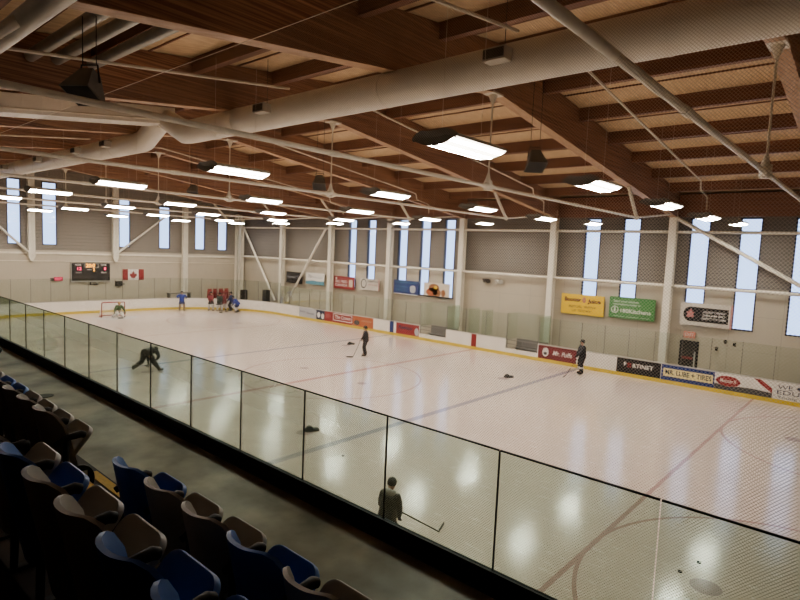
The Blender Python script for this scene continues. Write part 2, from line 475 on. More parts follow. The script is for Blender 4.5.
# deck battens (dark seams between deck sheets)
for i, y in enumerate(PUR[:-1]):
    ym = y+1.465
    zc = deck_z(ym)-0.012
    MB().bb(XL, XR, ym-0.02, ym+0.02, zc-0.03, zc+0.03).build('deck_seam', M['purlin'], ceiling)
for yy, nm in ((YF-0.25, 'eave_beam'), (YN+0.25, 'eave_beam')):
    MB().bb(XL, XR, yy-0.14, yy+0.14, 9.15, 10.4).build(nm, M['purlin'], ceiling)

# floors
MB().bb(XL-0.3, XR+0.3, YN-0.3, YF+0.3, -0.4, -0.03).build('floor', M['concrete'])
bpy.data.objects['floor']['kind'] = 'structure'

def rrect(x0, x1, y0, y1, R, n=14):
    pts = []
    for cx, cy, a0 in ((x1-R, y1-R, 0), (x0+R, y1-R, 90), (x0+R, y0+R, 180), (x1-R, y0+R, 270)):
        for k in range(n+1):
            a = math.radians(a0 + 90*k/n); pts.append((cx + R*math.cos(a), cy + R*math.sin(a)))
    return pts
RX, RW, RR = 30.48, 25.9, 8.53
IX = 26.6                                   # the ice near end runs on beneath the camera's side, boards close it at RXR
RXR = 27.2
ice = MB()
ring = rrect(-RX, RXR, 0, RW, RR)
ice.add([(p[0], p[1], 0.0) for p in ring] + [(p[0], p[1], -0.05) for p in ring], [tuple(range(len(ring)))])
tag(ice.build('ice_surface', M['ice']), 'white rink ice with painted lines and circles', 'ice', kind='structure')

# ------------------------------------------------------------------ rink boards
boards = thing('rink_boards', 'white dasher boards with yellow kick plate and advertising around the ice', 'rink boards', (0, 0, 0))
def sweep(path, off0, off1, z0, z1):
    """strip along an open path (list of 2D points), from normal offset off0 to off1 (positive = outward, path counter-clockwise)"""
    mb = MB(); n = len(path); P = []
    for i in range(n):
        a = V(path[max(0, i-1)]); b = V(path[min(n-1, i+1)])
        d = (b-a).normalized(); nn = V((d.y, -d.x)); p = V(path[i])
        P.append((p+nn*off0, p+nn*off1))
    vs = []
    for a, b in P: vs += [(a.x, a.y, z0), (b.x, b.y, z0), (b.x, b.y, z1), (a.x, a.y, z1)]
    fs = []
    for i in range(n-1):
        for k in range(4):
            fs.append((i*4+k, (i+1)*4+k, (i+1)*4+(k+1) % 4, i*4+(k+1) % 4))
    fs += [(3, 2, 1, 0), tuple((n-1)*4+k for k in range(4))]
    mb.add(vs, fs)
    return mb
def arc(cx, cy, a0, a1, n=18): return [(cx + RR*math.cos(math.radians(a0+(a1-a0)*k/n)), cy + RR*math.sin(math.radians(a0+(a1-a0)*k/n))) for k in range(n+1)]
# counter-clockwise path pieces
P_end = arc(-RX+RR, RW-RR, 90, 180) + arc(-RX+RR, RR, 180, 270)[0:]
P_near = [(-RX+RR, 0), (RXR-RR, 0)]
P_right = arc(RXR-RR, RR, 270, 360) + arc(RXR-RR, RW-RR, 0, 90)
gaps = [(-4.85, -2.40), (2.50, 4.80)]
def far(a, b): return [(b, RW), (a, RW)]
far_segs = [(-RX+RR, -4.85), (-2.40, 2.50), (4.80, RXR-RR)]
for pth in (P_end, P_near, P_right) + tuple(far(a, b) for a, b in far_segs):
    sweep(pth, 0.0, 0.10, 0.0, 1.05).build('board_panel', M['board'], boards)
    sweep(pth, -0.015, 0.13, 1.05, 1.09).build('board_cap', M['cap'], boards)
    sweep(pth, -0.03, 0.0, 0.0, 0.20).build('kick_plate', M['kick'], boards)
for a, b in gaps:
    sweep(far(a, b), 0.0, 0.10, 0.0, 0.46).build('low_board', M['board'], boards)
    sweep(far(a, b), -0.03, 0.0, 0.0, 0.20).build('kick_plate', M['kick'], boards)
    mb = MB()
    for xx in (a+0.05, (a+b)/2, b-0.05): mb.tube([(xx, RW+0.06, 0.46), (xx, RW+0.06, 1.03)], 0.022, 8)
    mb.tube([(a, RW+0.06, 1.04), (b, RW+0.06, 1.04)], 0.025, 8); mb.tube([(a, RW+0.06, 0.78), (b, RW+0.06, 0.78)], 0.018, 8)
    mb.build('gate_rail', M['midgrey'], boards)
# painted stripes on the far boards at the lines
for x0, mt in ((0.0, 'redpaint'), (-7.62, 'bluepaint')):
    MB().bb(x0-0.2, x0+0.2, RW-0.012, RW, 0.2, 1.05).build('line_stripe', M[mt], boards)

XD, ZD = (1, 0, 0), (0, 0, 1)
def ad(x0, x1, mat, label, texts=(), shapes=(), z0=0.2, z1=1.03, yy=RW):
    p = MB().bb(x0+0.01, x1-0.01, yy-0.010, yy-0.001, z0, z1).build('advertisement_panel', mat, boards)
    p['label'] = label
    W = x1-x0; H = z1-z0
    for fn, mt, nm in shapes:
        mb = MB(); fn(mb, x0, z0, W, H, yy-0.013); mb.build(nm, mt, p)
    for txt, u, v, size, width, mt, shear, bold in texts:
        mb = MB(); text_mb(mb, txt, (x0+u*W, yy-0.018, z0+v*H), XD, ZD, size*H, width*W, bold, shear=shear)
        mb.build('lettering', mt, p)
def disc(cx, cz, rx, rz, n=28):
    def fn(mb, x0, z0, W, H, y):
        mb.prism([(x0+cx*W+rx*W*math.cos(2*PI*k/n), z0+cz*H+rz*H*math.sin(2*PI*k/n)) for k in range(n)], 'y', y-0.003, y)
    return fn
def rect(a, b, c, d, dy=0.0):
    def fn(mb, x0, z0, W, H, y): mb.bb(x0+a*W, x0+b*W, y-0.003-dy, y-dy, z0+c*H, z0+d*H)
    return fn
def poly(pts, dy=0.0):
    def fn(mb, x0, z0, W, H, y): mb.prism([(x0+u*W, z0+v*H) for u, v in pts], 'y', y-0.003-dy, y-dy)
    return fn
def frame_rect(a, b, c, d, t, aspect=0.33):
    def fn(mb, x0, z0, W, H, y):
        for q in ((a, b, c, c+t), (a, b, d-t, d), (a, a+t*aspect, c, d), (b-t*aspect, b, c, d)):
            mb.bb(x0+q[0]*W, x0+q[1]*W, y-0.003, y, z0+q[2]*H, z0+q[3]*H)
    return fn
cWhite = cmat('sign white', (0.80, 0.77, 0.72)); cBlack = cmat('sign black', (0.03, 0.028, 0.028)); cRed = cmat('sign red', (0.33, 0.05, 0.055))
cMaroon = cmat('sign maroon', (0.21, 0.048, 0.055)); cBlue = cmat('sign blue', (0.045, 0.07, 0.22)); cNavy = cmat('sign navy', (0.035, 0.05, 0.10))
cOrange = cmat('sign orange', (0.50, 0.16, 0.08)); cYel = cmat('sign yellow', (0.82, 0.56, 0.07)); cPaleY = cmat('sign pale yellow', (0.82, 0.70, 0.36))
cGreen = cmat('sign green', (0.10, 0.26, 0.095)); cGrey = cmat('sign grey', (0.48, 0.48, 0.50)); cDkGrey = cmat('sign dark grey', (0.10, 0.10, 0.10))
cTeal = cmat('sign teal', (0.16, 0.36, 0.45)); cBrown = cmat('sign brown', (0.34, 0.15, 0.07)); cPink = cmat('sign pink', (0.55, 0.25, 0.24))
cPurple = cmat('sign purple', (0.10, 0.02, 0.07)); cTan = cmat('sign tan', (0.62, 0.50, 0.38))

ad(-19.0, -16.6, cGrey, 'grey advertisement with small dark lettering', [('Home Team', 0.22, 0.6, 0.3, 0.3, cNavy, 0, 0), ('Rentals', 0.66, 0.5, 0.28, 0.4, cNavy, 0, 0)])
ad(-16.6, -15.5, cNavy, 'navy advertisement with two white round emblems', (), [(disc(0.3, 0.5, 0.17, 0.3), cWhite, 'emblem'), (disc(0.78, 0.4, 0.17, 0.3), cWhite, 'emblem')])
ad(-15.5, -14.45, cRed, 'plain red advertisement with pale lettering', [('EST', 0.5, 0.5, 0.5, 0.6, cPink, 0, 0)])
ad(-14.45, -11.95, cRed, 'red advertisement with white framed lettering', [('The Crown', 0.5, 0.58, 0.5, 0.76, cWhite, 0, 0.02)], [(frame_rect(0.04, 0.96, 0.2, 0.95, 0.07), cWhite, 'border')])
ad(-11.95, -9.6, cOrange, 'orange advertisement with dark picture at left', [('ORANGE', 0.68, 0.6, 0.22, 0.45, cTan, 0, 0)], [(disc(0.2, 0.36, 0.14, 0.25), cDkGrey, 'picture')])
ad(-7.15, -4.87, cRed, 'red advertisement with dark lettering beside bench gate', [('Remax', 0.4, 0.62, 0.45, 0.62, cNavy, 0.2, 0.02)], [(disc(0.9, 0.4, 0.09, 0.36), cGrey, 'emblem')])
ad(4.85, 7.38, cMaroon, 'maroon advertisement with white script lettering and round badge', [('Mr. Puffs', 0.63, 0.52, 0.50, 0.50, cWhite, 0.3, 0.015)], [(disc(0.2, 0.52, 0.085, 0.34), cWhite, 'badge'), (disc(0.2, 0.42, 0.05, 0.14), cGrey, 'badge_mark')])
ad(9.78, 12.18, cBlack, 'black advertisement with white capital lettering', [('F', 0.2, 0.6, 0.40, 0.06, cWhite, 0, 0.02), ('RTINET', 0.60, 0.56, 0.40, 0.46, cWhite, 0, 0.02)],
   [(rect(0.25, 0.29, 0.58, 0.72), cRed, 'letter_block'), (rect(0.30, 0.34, 0.58, 0.72), cRed, 'letter_block'), (rect(0.25, 0.29, 0.40, 0.54), cRed, 'letter_block'), (rect(0.30, 0.34, 0.40, 0.54), cRed, 'letter_block')])
ad(12.2, 14.8, cBlue, 'blue advertisement with navy lettering on a yellow band', [('MR. LUBE + TIRES', 0.51, 0.52, 0.42, 0.86, cNavy, 0, 0.02)], [(rect(0.04, 0.97, 0.25, 0.78), cPaleY, 'yellow_band')])
ad(14.8, 17.3, cWhite, 'white advertisement with red oval and dark wavy base', [('MeisterX', 0.24, 0.57, 0.34, 0.30, cWhite, 0.1, 0.015)],
   [(poly([(0.0, 0.0), (1, 0.0), (1, 0.30), (0.7, 0.36), (0.45, 0.34), (0.25, 0.24), (0.0, 0.36)]), cDkGrey, 'wavy_base'), (disc(0.24, 0.57, 0.22, 0.31), cRed, 'red_oval'), (poly([(0.68, 1.0), (0.80, 1.0), (1.0, 0.55), (1.0, 0.28)]), cRed, 'red_stripe')])
ad(17.3, 20.0, cWhite, 'white advertisement with dark serif lettering and heart', [('WE', 0.19, 0.72, 0.36, 0.22, cNavy, 0, 0), ('2', 0.60, 0.72, 0.36, 0.08, cNavy, 0, 0), ('EDUCATE', 0.46, 0.42, 0.36, 0.78, cNavy, 0, 0), ('Young Scientists', 0.46, 0.14, 0.2, 0.76, cNavy, 0, 0)],
   [(poly([(0.42, 0.58), (0.35, 0.74), (0.36, 0.83), (0.39, 0.85), (0.42, 0.80), (0.45, 0.85), (0.48, 0.83), (0.49, 0.74)]), cNavy, 'heart')])

# glass above the boards
def pane(p0, p1, z0, z1, mat='rinkglass', name='glass_pane', par=boards):
    a = V((p0[0], p0[1])); b = V((p1[0], p1[1])); d = (b-a); L_ = d.length; c = (a+b)/2
    ang = math.atan2(d.y, d.x); R = Matrix.Rotation(ang, 3, 'Z')
    MB().box((c.x, c.y, (z0+z1)/2), (L_-0.012, 0.012, z1-z0), R).build(name, M[mat], par)
def outward(path, off):
    n = len(path); o = []
    for i in range(n):
        a = V(path[max(0, i-1)]); b = V(path[min(n-1, i+1)]); d = (b-a).normalized(); o.append(V(path[i]) + V((d.y, -d.x))*off)
    return o
def resample(path, step):
    pts = [V(p) for p in path]; L_ = [0]
    for a, b in zip(pts, pts[1:]): L_.append(L_[-1] + (b-a).length)
    n = max(1, round(L_[-1]/step)); out = []
    for k in range(n+1):
        s_ = L_[-1]*k/n; i = 0
        while i < len(L_)-2 and L_[i+1] < s_: i += 1
        d = max(1e-9, L_[i+1]-L_[i]); out.append(pts[i] + (pts[i+1]-pts[i])*((s_-L_[i])/d))
    return out
def glass_run(path, step, z1, post=True):
    pts = resample(outward(path, 0.05), step)
    for a, b in zip(pts, pts[1:]): pane(a, b, 1.09, z1)
    for p in pts: MB().bb(p.x-0.012, p.x+0.012, p.y-0.02, p.y+0.02, 1.09, z1).build('glass_post', M['midgrey'], boards)
glass_run(P_end, 1.42, 3.0)
for a, b in far_segs: glass_run(far(a, b), 1.42, 2.75)
# bench partitions behind the far boards
for xx in (-4.9, -2.35, -0.6, 0.5, 2.45, 4.85):
    pane((xx, RW+0.1), (xx, RW+1.5), 1.0, 2.75, 'greenglass', 'bench_glass')
for a, b in ((-4.9, -2.35), (2.45, 4.85)):
    pane((a, RW+1.5), (b, RW+1.5), 1.0, 2.75, 'greenglass', 'bench_glass')
for i, (a, b) in enumerate(gaps):
    bt = thing('players_bench', ['grey bench behind the gate left of the red centre line', 'grey bench behind the gate right of the red centre line'][i], 'bench', ((a+b)/2, RW+0.95, 0))
    MB().bb(a+0.1, b-0.1, RW+0.78, RW+1.12, 0.42, 0.47).build('seat', M['midgrey'], bt, world=True)
    for xx in (a+0.3, b-0.3): MB().bb(xx-0.04, xx+0.04, RW+0.8, RW+1.1, -0.03, 0.42).build('leg', M['midgrey'], bt, world=True)
    MB().bb(a, b, RW+1.42, RW+1.48, -0.03, 1.0).build('back_panel', M['midgrey'], bt, world=True)

# ------------------------------------------------------------------ stands and concourse
CZF = 3.81
GY = -2.35
conc = MB().bb(XL, XR, -3.9, GY+0.12, CZF-0.35, CZF)
tag(conc.build('floor_concourse', M['concrete']), 'stained concrete concourse behind the glass guard', kind='structure')
AIS = (15.62, 16.95)
st = MB()
st.bb(XL, XR, -4.60, -3.88, CZF-0.35, 4.05)
for k in range(7):
    y1 = -4.60 - 0.75*k; st.bb(XL, XR, max(YN, y1-0.75), y1, 3.4, 4.37+0.32*k)
tag(st.build('floor_stand', M['stand']), 'dark stepped floor of the seating stand', kind='structure')
stp = thing('aisle_steps', 'concrete aisle steps with two yellow nosings between seat blocks', 'steps', (16.28, -4.3, 4.05))
MB().bb(AIS[0]-0.25, AIS[1]-0.02, -4.6, -4.05, 4.05, 4.205).build('step', M['stand'], stp, world=True)
MB().bb(AIS[0]-0.25, AIS[1]-0.02, -4.6, -4.33, 4.205, 4.365).build('step', M['stand'], stp, world=True)
MB().bb(AIS[0]-0.25, AIS[1]-0.02, -4.13, -4.045, 4.19, 4.212).build('nosing', M['yellowpaint'], stp, world=True)
MB().bb(AIS[0]-0.25, AIS[1]-0.02, -4.41, -4.325, 4.35, 4.372).build('nosing', M['yellowpaint'], stp, world=True)
# wall below the concourse towards the rink
tag(MB().bb(XL, XR, -2.9, -2.6, -0.03, CZF-0.35).build('wall_below', WALLS['side']), kind='structure')

# glass guard
guard = thing('glass_guardrail', 'frameless glass guard in a black base rail along the concourse', 'guardrail', (10, GY, CZF))
MB().bb(XL, XR, GY-0.03, GY+0.02, CZF, CZF+0.175).build('base_rail', M['black'], guard, world=True)
MB().bb(XL, XR, GY-0.075, GY-0.03, CZF, CZF+0.02).build('base_trim', M['blackmetal'], guard, world=True)
joints = [18.96 + 1.22*k for k in range(-42, 8)]
for a, b in zip(joints, joints[1:]):
    if a < XL or b > XR: continue
    g = MB().bb(a+0.006, b-0.006, GY-0.006, GY+0.006, CZF+0.175, 4.985).build('glass_pane', M['guardglass'], guard, world=True)
    MB().bb(a+0.006, b-0.006, GY-0.0075, GY+0.0075, 4.985, 4.998).build('edge_cap', M['black'], g, world=True)
for a in joints:
    if XL < a < XR and abs(a-20.18) > 0.1: MB().bb(a-0.006, a+0.006, GY-0.006, GY+0.006, CZF+0.175, 4.985).build('joint_seal', M['blackmetal'], guard, world=True)

# ------------------------------------------------------------------ seats
def make_seat(name, label):
    t = thing(name, label, 'seat', group='stadium seats in the stand')
    w_ = 0.485
    # curved back shell: grid over width u and height v
    nu, nv = 12, 8; th = 0.028
    fr = []; bk = []
    for j in range(nv+1):
        v = j/nv
        for i in range(nu+1):
            u = -1 + 2*i/nu
            corner = max(0.0, abs(u)-0.5)/0.5
            ztop = 0.90 - 0.15*corner**3
            z = 0.17 + (ztop-0.17)*v
            x = u*w_/2*(1 - 0.05*(1-v))
            yb = 0.015 - 0.14*v + 0.17*(abs(u)**2.6)
            fr.append((x, yb+th*0.5, z)); bk.append((x, yb-th*0.5, z))
    n = len(fr); fs = []
    W_ = nu+1
    for j in range(nv):
        for i in range(nu):
            a = j*W_+i; fs.append((a, a+1, a+1+W_, a+W_)); fs.append((n+a+W_, n+a+1+W_, n+a+1, n+a))
    def rim(seq):
        for p, q in zip(seq, seq[1:]): fs.append((p, q, n+q, n+p))
    rim([i for i in range(W_)]); rim([nv*W_+i for i in range(W_)]); rim([j*W_ for j in range(nv+1)]); rim([j*W_+nu for j in range(nv+1)])
    b = MB().add(fr+bk, fs).build('backrest', M['seat_grey'], t, smooth=True)
    MB().tube([(-0.15, 0.035, 0.62), (-0.15, 0.043, 0.62)], 0.006, 8).build('screw', M['galv'], b)
    # tipped up pan
    R = Matrix.Rotation(math.radians(50), 3, 'X')
    def rr(w2, d2, r, z):
        o = []
        for cx, cy, a0 in ((w2-r, d2-r, 0), (-w2+r, d2-r, 90), (-w2+r*0.6, -d2+r*0.6, 180), (w2-r*0.6, -d2+r*0.6, 270)):
            q = r if cy > 0 else r*0.6
            for k_ in range(6):
                aa = math.radians(a0 + 18*k_); o.append(V((cx+q*math.cos(aa), cy+q*math.sin(aa), z)))
        return o
    rings = [rr(0.195, 0.185, 0.07, -0.032), rr(0.218, 0.206, 0.085, -0.022), rr(0.222, 0.21, 0.09, 0.0), rr(0.218, 0.206, 0.085, 0.02), rr(0.20, 0.19, 0.075, 0.03), rr(0.10, 0.10, 0.04, 0.022)]
    vs = [R @ p + V((0, 0.165, 0.515)) for rg in rings for p in rg]; m_ = 24; fs2 = [tuple(range(m_-1, -1, -1)), tuple((len(rings)-1)*m_+k_ for k_ in range(m_))]
    for j_ in range(len(rings)-1):
        for k_ in range(m_): fs2.append((j_*m_+k_, j_*m_+(k_+1) % m_, (j_+1)*m_+(k_+1) % m_, (j_+1)*m_+k_))
    MB().add(vs, fs2).build('seat_pan', M['seat_grey'], t, smooth=True)
    # far armrest (every seat carries the arm on its left boundary)
    mb = MB(); mb.tube([(-0.25, -0.04, 0.60), (-0.25, 0.06, 0.645), (-0.25, 0.19, 0.66), (-0.25, 0.225, 0.645)], [0.024, 0.03, 0.034, 0.03], 10)
    mb.build('armrest', M['black'], t, smooth=True)
    mb = MB(); mb.tube([(-0.25, 0.0, 0.0), (-0.25, 0.02, 0.62)], 0.024, 8); mb.bb(-0.28, -0.22, -0.10, 0.16, 0.0, 0.02)
    mb.tube([(-0.25, 0.02, 0.36), (-0.02, 0.04, 0.36), (0.22, 0.02, 0.36)], 0.018, 8)
    mb.build('standard', M['blackmetal'], t)
    return t
proto = make_seat('stadium_seat', None)
BL = {'grey seat plastic': M['seat_blue']}
first = [True]
def place_seat(xl, y, z, blue, label):
    loc = (xl+0.25, y, z)
    if first[0] and not blue:
        proto.location = loc; ROOT[proto.name] = Matrix.Translation(V(loc)); proto['label'] = label; first[0] = False; return proto
    return dup(proto, loc, 0.0, label, 'stadium seats in the stand', BL if blue else None)
ORD = ['first', 'second', 'third', 'fourth', 'fifth', 'sixth', 'seventh', 'eighth', 'ninth', 'tenth', 'eleventh', 'twelfth']
BACK1, BACK2 = -4.45, -5.18
# front row right of the aisle
r1 = [1, 0, 0, 1, 0, 0, 1]
for k in reversed(range(len(r1))):
    lb = '%s tip-up seat, %s along the front row right of the aisle steps' % ('blue' if r1[k] else 'grey', ORD[k])
    place_seat(16.93+0.505*k, BACK1, 4.05, r1[k], lb)
l1 = [0, 0, 0, 0, 1, 1, 0, 0, 1, 0]
for k in range(len(l1)):
    lb = '%s tip-up seat, %s from the aisle in the front row left of the steps' % ('blue' if l1[k] else 'grey', ORD[k])
    s_ = place_seat(15.12-0.49*k, BACK1, 4.05, l1[k], lb)
    if k == 0: endseat = s_
r2 = [0, 1, 0, 0, 1, 1, 0]
for k in range(len(r2)):
    lb = '%s tip-up seat in the second row, %s from its left visible end' % ('blue' if r2[k] else 'grey', ORD[k])
    place_seat(16.57+0.51*k, BACK2, 4.37, r2[k], lb)
# end panel with plate on the aisle end of the left block
ep = thing('row_end_standard', 'black row end post with white plate beside the yellow aisle steps', 'row end', (15.63, -4.3, 4.05))
mb = MB(); mb.tube([(15.63, -4.42, 4.05), (15.63, -4.40, 4.66)], 0.026, 8); mb.bb(15.605, 15.655, -4.50, -4.2, 4.05, 4.07)
mb.build('post', M['blackmetal'], ep, world=True)
MB().tube([(15.63, -4.50, 4.65), (15.63, -4.41, 4.695), (15.63, -4.28, 4.71), (15.63, -4.245, 4.695)], [0.024, 0.03, 0.034, 0.03], 10).build('armrest', M['black'], ep, world=True, smooth=True)
pp = MB().prism([(-4.30+0.13*math.cos(2*PI*k/20), 4.27+0.15*math.sin(2*PI*k/20)) for k in range(20)], 'x', 15.62, 15.66).build('end_panel', M['black'], ep, world=True)
MB().bb(15.66, 15.665, -4.345, -4.235, 4.28, 4.36).build('row_plate', M['white'], pp, world=True)

# odds and ends on the concourse
bag = thing('sports_bag', 'dark rounded bag lying on the concourse at the left edge', 'bag', (6.15, -2.95, CZF), 0.3)
MB().ball((0, 0, 0.14), (0.42, 0.22, 0.15), 18, 12).build('bag_body', M['black'], bag, smooth=True)
MB().tube([(-0.2, -0.05, 0.26), (-0.12, 0, 0.34), (0.12, 0, 0.34), (0.2, -0.05, 0.26)], 0.012, 6).build('handle', M['darkgrey'], bag, smooth=True)
dr = MB().prism([(10.52+0.13*math.cos(2*PI*k/24), -3.08+0.13*math.sin(2*PI*k/24)) for k in range(24)], 'z', CZF, CZF+0.006)  # thin dark round disc marking a dark spot on the concourse floor
tag(dr.build('floor_disc', M['darkgrey']), 'small dark round disc flat on the concourse floor', 'drain')

# ------------------------------------------------------------------ roof trusses
TX = [18.82 - 7.32*k for k in range(7)]
for k, x in enumerate([26.14] + TX):
    vis = k-1
    lb = ('glulam roof truss nearest overhead, behind the camera' if vis < 0 else
          '%s roof truss from the camera: brown glulam beam with white tie tubes' % ORD[vis])
    t = thing('roof_truss', lb, 'roof truss', (x, RIDGE, beam_z(RIDGE)), group='roof trusses across the rink')
    for s in (-1, 1):
        ye = YF-0.35 if s > 0 else YN+0.35
        p = [(RIDGE, beam_z(RIDGE)), (ye, beam_z(ye)), (ye, deck_z(ye)-0.02), (RIDGE, deck_z(RIDGE)-0.02)]
        bmx = MB().prism(p, 'x', x-0.19, x+0.19).build('glulam_beam', M['glulam'], t, world=True)
        q = [(RIDGE, beam_z(RIDGE)-0.012), (ye, beam_z(ye)-0.012), (ye, beam_z(ye)), (RIDGE, beam_z(RIDGE))]
        MB().prism(q, 'x', x-0.19, x+0.19).build('beam_soffit', M['soffit'], bmx, world=True)
        yB = RIDGE + s*13.4; yS = RIDGE + s*12.0; yE = RIDGE + s*19.4
        MB().tube([(x, RIDGE, 8.65), (x, yB, 8.65)], 0.058, 12).build('tie_tube', M['steel'], t, world=True, smooth=True)
        MB().tube([(x, yB, 8.65), (x, yE, 9.28)], 0.05, 10).build('tie_tube', M['steel'], t, world=True, smooth=True)
        MB().tube([(x, yB, 8.65), (x, yS, beam_z(yS))], 0.085, 10).build('strut', M['steel'], t, world=True, smooth=True)
        mb = MB(); mb.ball((x, yB, 8.65), 0.13, 10, 8); mb.build('node_casting', M['steel'], t, world=True, smooth=True)
        mb = MB(); ym = RIDGE + s*6.4
        mb.tube([(x, ym-0.14, 8.65), (x, ym+0.14, 8.65)], 0.072, 12); mb.build('coupling', M['steel'], t, world=True, smooth=True)
    mb = MB(); mb.tube([(x, RIDGE, 8.52), (x, RIDGE, 8.82)], 0.13, 12); mb.tube([(x, RIDGE-0.28, 8.65), (x, RIDGE-0.1, 8.65), (x, RIDGE+0.1, 8.65), (x, RIDGE+0.28, 8.65)], [0.07, 0.12, 0.12, 0.07], 12)
    mb.tube([(x-0.02, RIDGE, 8.8), (x, RIDGE, 9.05)], [0.10, 0.04], 10)
    mb.build('node_casting', M['steel'], t, world=True, smooth=True)
    MB().tube([(x, RIDGE, 8.7), (x, RIDGE, 11.45)], 0.028, 8).build('hanger_rod', M['steel'], t, world=True)
    mb = MB(); mb.tube([(x, RIDGE, 11.12), (x, RIDGE, 11.45)], [0.035, 0.17], 10); mb.bb(x-0.2, x+0.2, RIDGE-0.3, RIDGE+0.3, 11.40, 11.45)
    mb.build('hanger_bracket', M['steel'], t, world=True, smooth=False)

# columns, girts and braces of the far wall, posts of the end wall
for x in [18.82 - 7.32*k for k in range(-1, 8)]:
    mb = MB(); yc = 28.42
    mb.bb(x-0.2, x+0.2, yc-0.22, yc-0.18, -0.03, 9.6); mb.bb(x-0.2, x+0.2, yc+0.18, yc+0.22, -0.03, 9.6); mb.bb(x-0.02, x+0.02, yc-0.2, yc+0.2, -0.03, 9.6)
    mb.bb(x-0.16, x+0.16, yc-0.21, yc+0.21, 3.0, 9.6) if False else None
    tag(mb.build('steel_column', M['steel']), kind='structure')
for z in (5.18, 8.28):
    tag(MB().tube([(XL, 28.5, z), (XR, 28.5, z)], 0.09, 10).build('wall_girt', M['steel'], smooth=True), kind='structure')
for (x0, z0), (x1, z1) in (((11.34, 9.25), (18.5, 5.2)), ((-31.8, 8.23), (-26.0, 0.9)), ((-18.4, 8.3), (-23.9, 1.0))):
    tag(MB().tube([(x0, 28.3, z0), (x1, 28.3, z1)], 0.11, 10).build('wall_brace', M['steel'], smooth=True), kind='structure')
for y, zb in ((2.0, 4.7), (8.75, 4.7), (15.5, 4.7), (22.3, 0.0), (28.42, 0.0)):
    xc = XL+0.28; mb = MB()
    mb.bb(xc-0.2, xc-0.16, y-0.24, y+0.24, zb, beam_z(y)+0.6); mb.bb(xc+0.16, xc+0.2, y-0.24, y+0.24, zb, beam_z(y)+0.6); mb.bb(xc-0.2, xc+0.2, y-0.02, y+0.02, zb, beam_z(y)+0.6)
    mb.bb(xc-0.17, xc+0.17, y-0.2, y+0.2, zb, beam_z(y)+0.6)
    if zb > 1: mb.prism([(y-0.24, zb), (y+0.24, zb), (y+0.08, zb-0.35), (y-0.08, zb-0.35)], 'x', XL, XL+0.45)
    tag(mb.build('wind_post', M['steel']), kind='structure')
for (y0, z0), (y1, z1) in (((5.6, 7.95), (8.6, 5.0)), ((15.6, 5.1), (20.4, 9.0))):
    tag(MB().tube([(XL+0.35, y0, z0), (XL+0.35, y1, z1)], 0.10, 10).build('wall_brace', M['steel'], smooth=True), kind='structure')
tag(MB().bb(XL, XL+0.12, YN, YF, 4.92, 5.08).build('trim_1', M['steel']), kind='structure')
tag(MB().bb(XL, XL+0.10, YN, YF, 4.30, 4.36).build('trim_2', M['steel']), kind='structure')

# ------------------------------------------------------------------ ducts
DY, DZ, DR = 4.4, 10.55, 0.42
LX = -0.75
dt = thing('air_duct', 'large white round air duct running lengthwise under the roof with a branch', 'duct', (0, DY, DZ))
def seam_tube(mb, p0, p1, r, step=3.0): mb.tube([p0, p1], r, 28)
a = MB(); a.tube([(XR-0.3, DY, DZ), (1.35, DY, DZ), (0.95, DY, DZ+0.03), (LX+0.2, DY, DZ+0.68)], [DR, DR, DR, DR*0.95], 28)
a.build('main_duct', M['duct'], dt, world=True, smooth=True)
a = MB(); a.tube([(XL+0.3, DY, DZ), (-2.75, DY, DZ), (-2.4, DY, DZ+0.03), (LX-0.2, DY, DZ+0.68)], [DR, DR, DR, DR*0.95], 28)
a.build('main_duct', M['duct'], dt, world=True, smooth=True)
a = MB()
def lz(y): return 10.46 + 0.125*y
a.prism([(-9.5, lz(-9.5)), (4.6, lz(4.6)), (4.6, lz(4.6)+0.62), (-9.5, lz(-9.5)+0.62)], 'x', LX-0.5, LX+0.5)
for k in range(24):
    y = -9.2 + 0.58*k
    a.prism([(y, lz(y)-0.012), (y+0.03, lz(y+0.03)-0.012), (y+0.03, lz(y+0.03)+0.63), (y, lz(y)+0.63)], 'x', LX-0.512, LX+0.512)
a.build('branch_duct', M['duct'], dt, world=True)
for i, x in enumerate([24.0, 17.9, 11.2, 4.6, -5.2, -12.0, -19.0]):
    MB().tube([(x-0.02, DY, DZ), (x+0.02, DY, DZ)], DR+0.012, 28).build('duct_joint', M['duct'], dt, world=True, smooth=True)
for i, x in enumerate([14.75, 6.61, -4.95, -8.4, -13.97, -20.3]):
    b = thing('air_diffuser', 'small white vent box on the side of the big duct, %s from the camera' % ORD[i], 'vent', (x, 3.9, 10.58), group='vent boxes on the duct')
    MB().box((x, 3.86, 10.58), (0.52, 0.34, 0.26), None, 0.01).build('housing', M['offwhite'], b, world=True)
    mb = MB(); mb.bb(x-0.24, x+0.24, 3.675, 3.69, 10.49, 10.67)
    mb.build('grille', M['darkgrey'], b, world=True)
    MB().tube([(x+0.1, 3.95, 10.7), (x+0.1, 3.95, deck_z(3.95)-0.3)], 0.008, 6).build('hanger_wire', M['blackmetal'], b, world=True)
for i, (y, z, r) in enumerate(((-3.55, 9.62, 0.16), (-4.2, 9.85, 0.16), (-5.0, 9.8, 0.13))):
    tag(MB().tube([(5.0, y, z), (XR-0.4, y, z)], r, 18).build('supply_pipe', M['duct'], smooth=True), 'white lengthwise pipe above the stands at top left, %s from the rink' % ORD[i], 'pipe', 'pipes above the stands')
for i, (y, z) in enumerate(((-1.55, 11.0), (-0.95, 11.08), (-0.1, 11.18))):
    tag(MB().tube([(4.45, y, z), (11.2, y, z)], 0.14, 18).build('vent_duct', M['galv'], smooth=True), 'grey round duct tucked under the roof deck at top left, %s from the seats' % ORD[i], 'duct', 'small ducts under the deck')
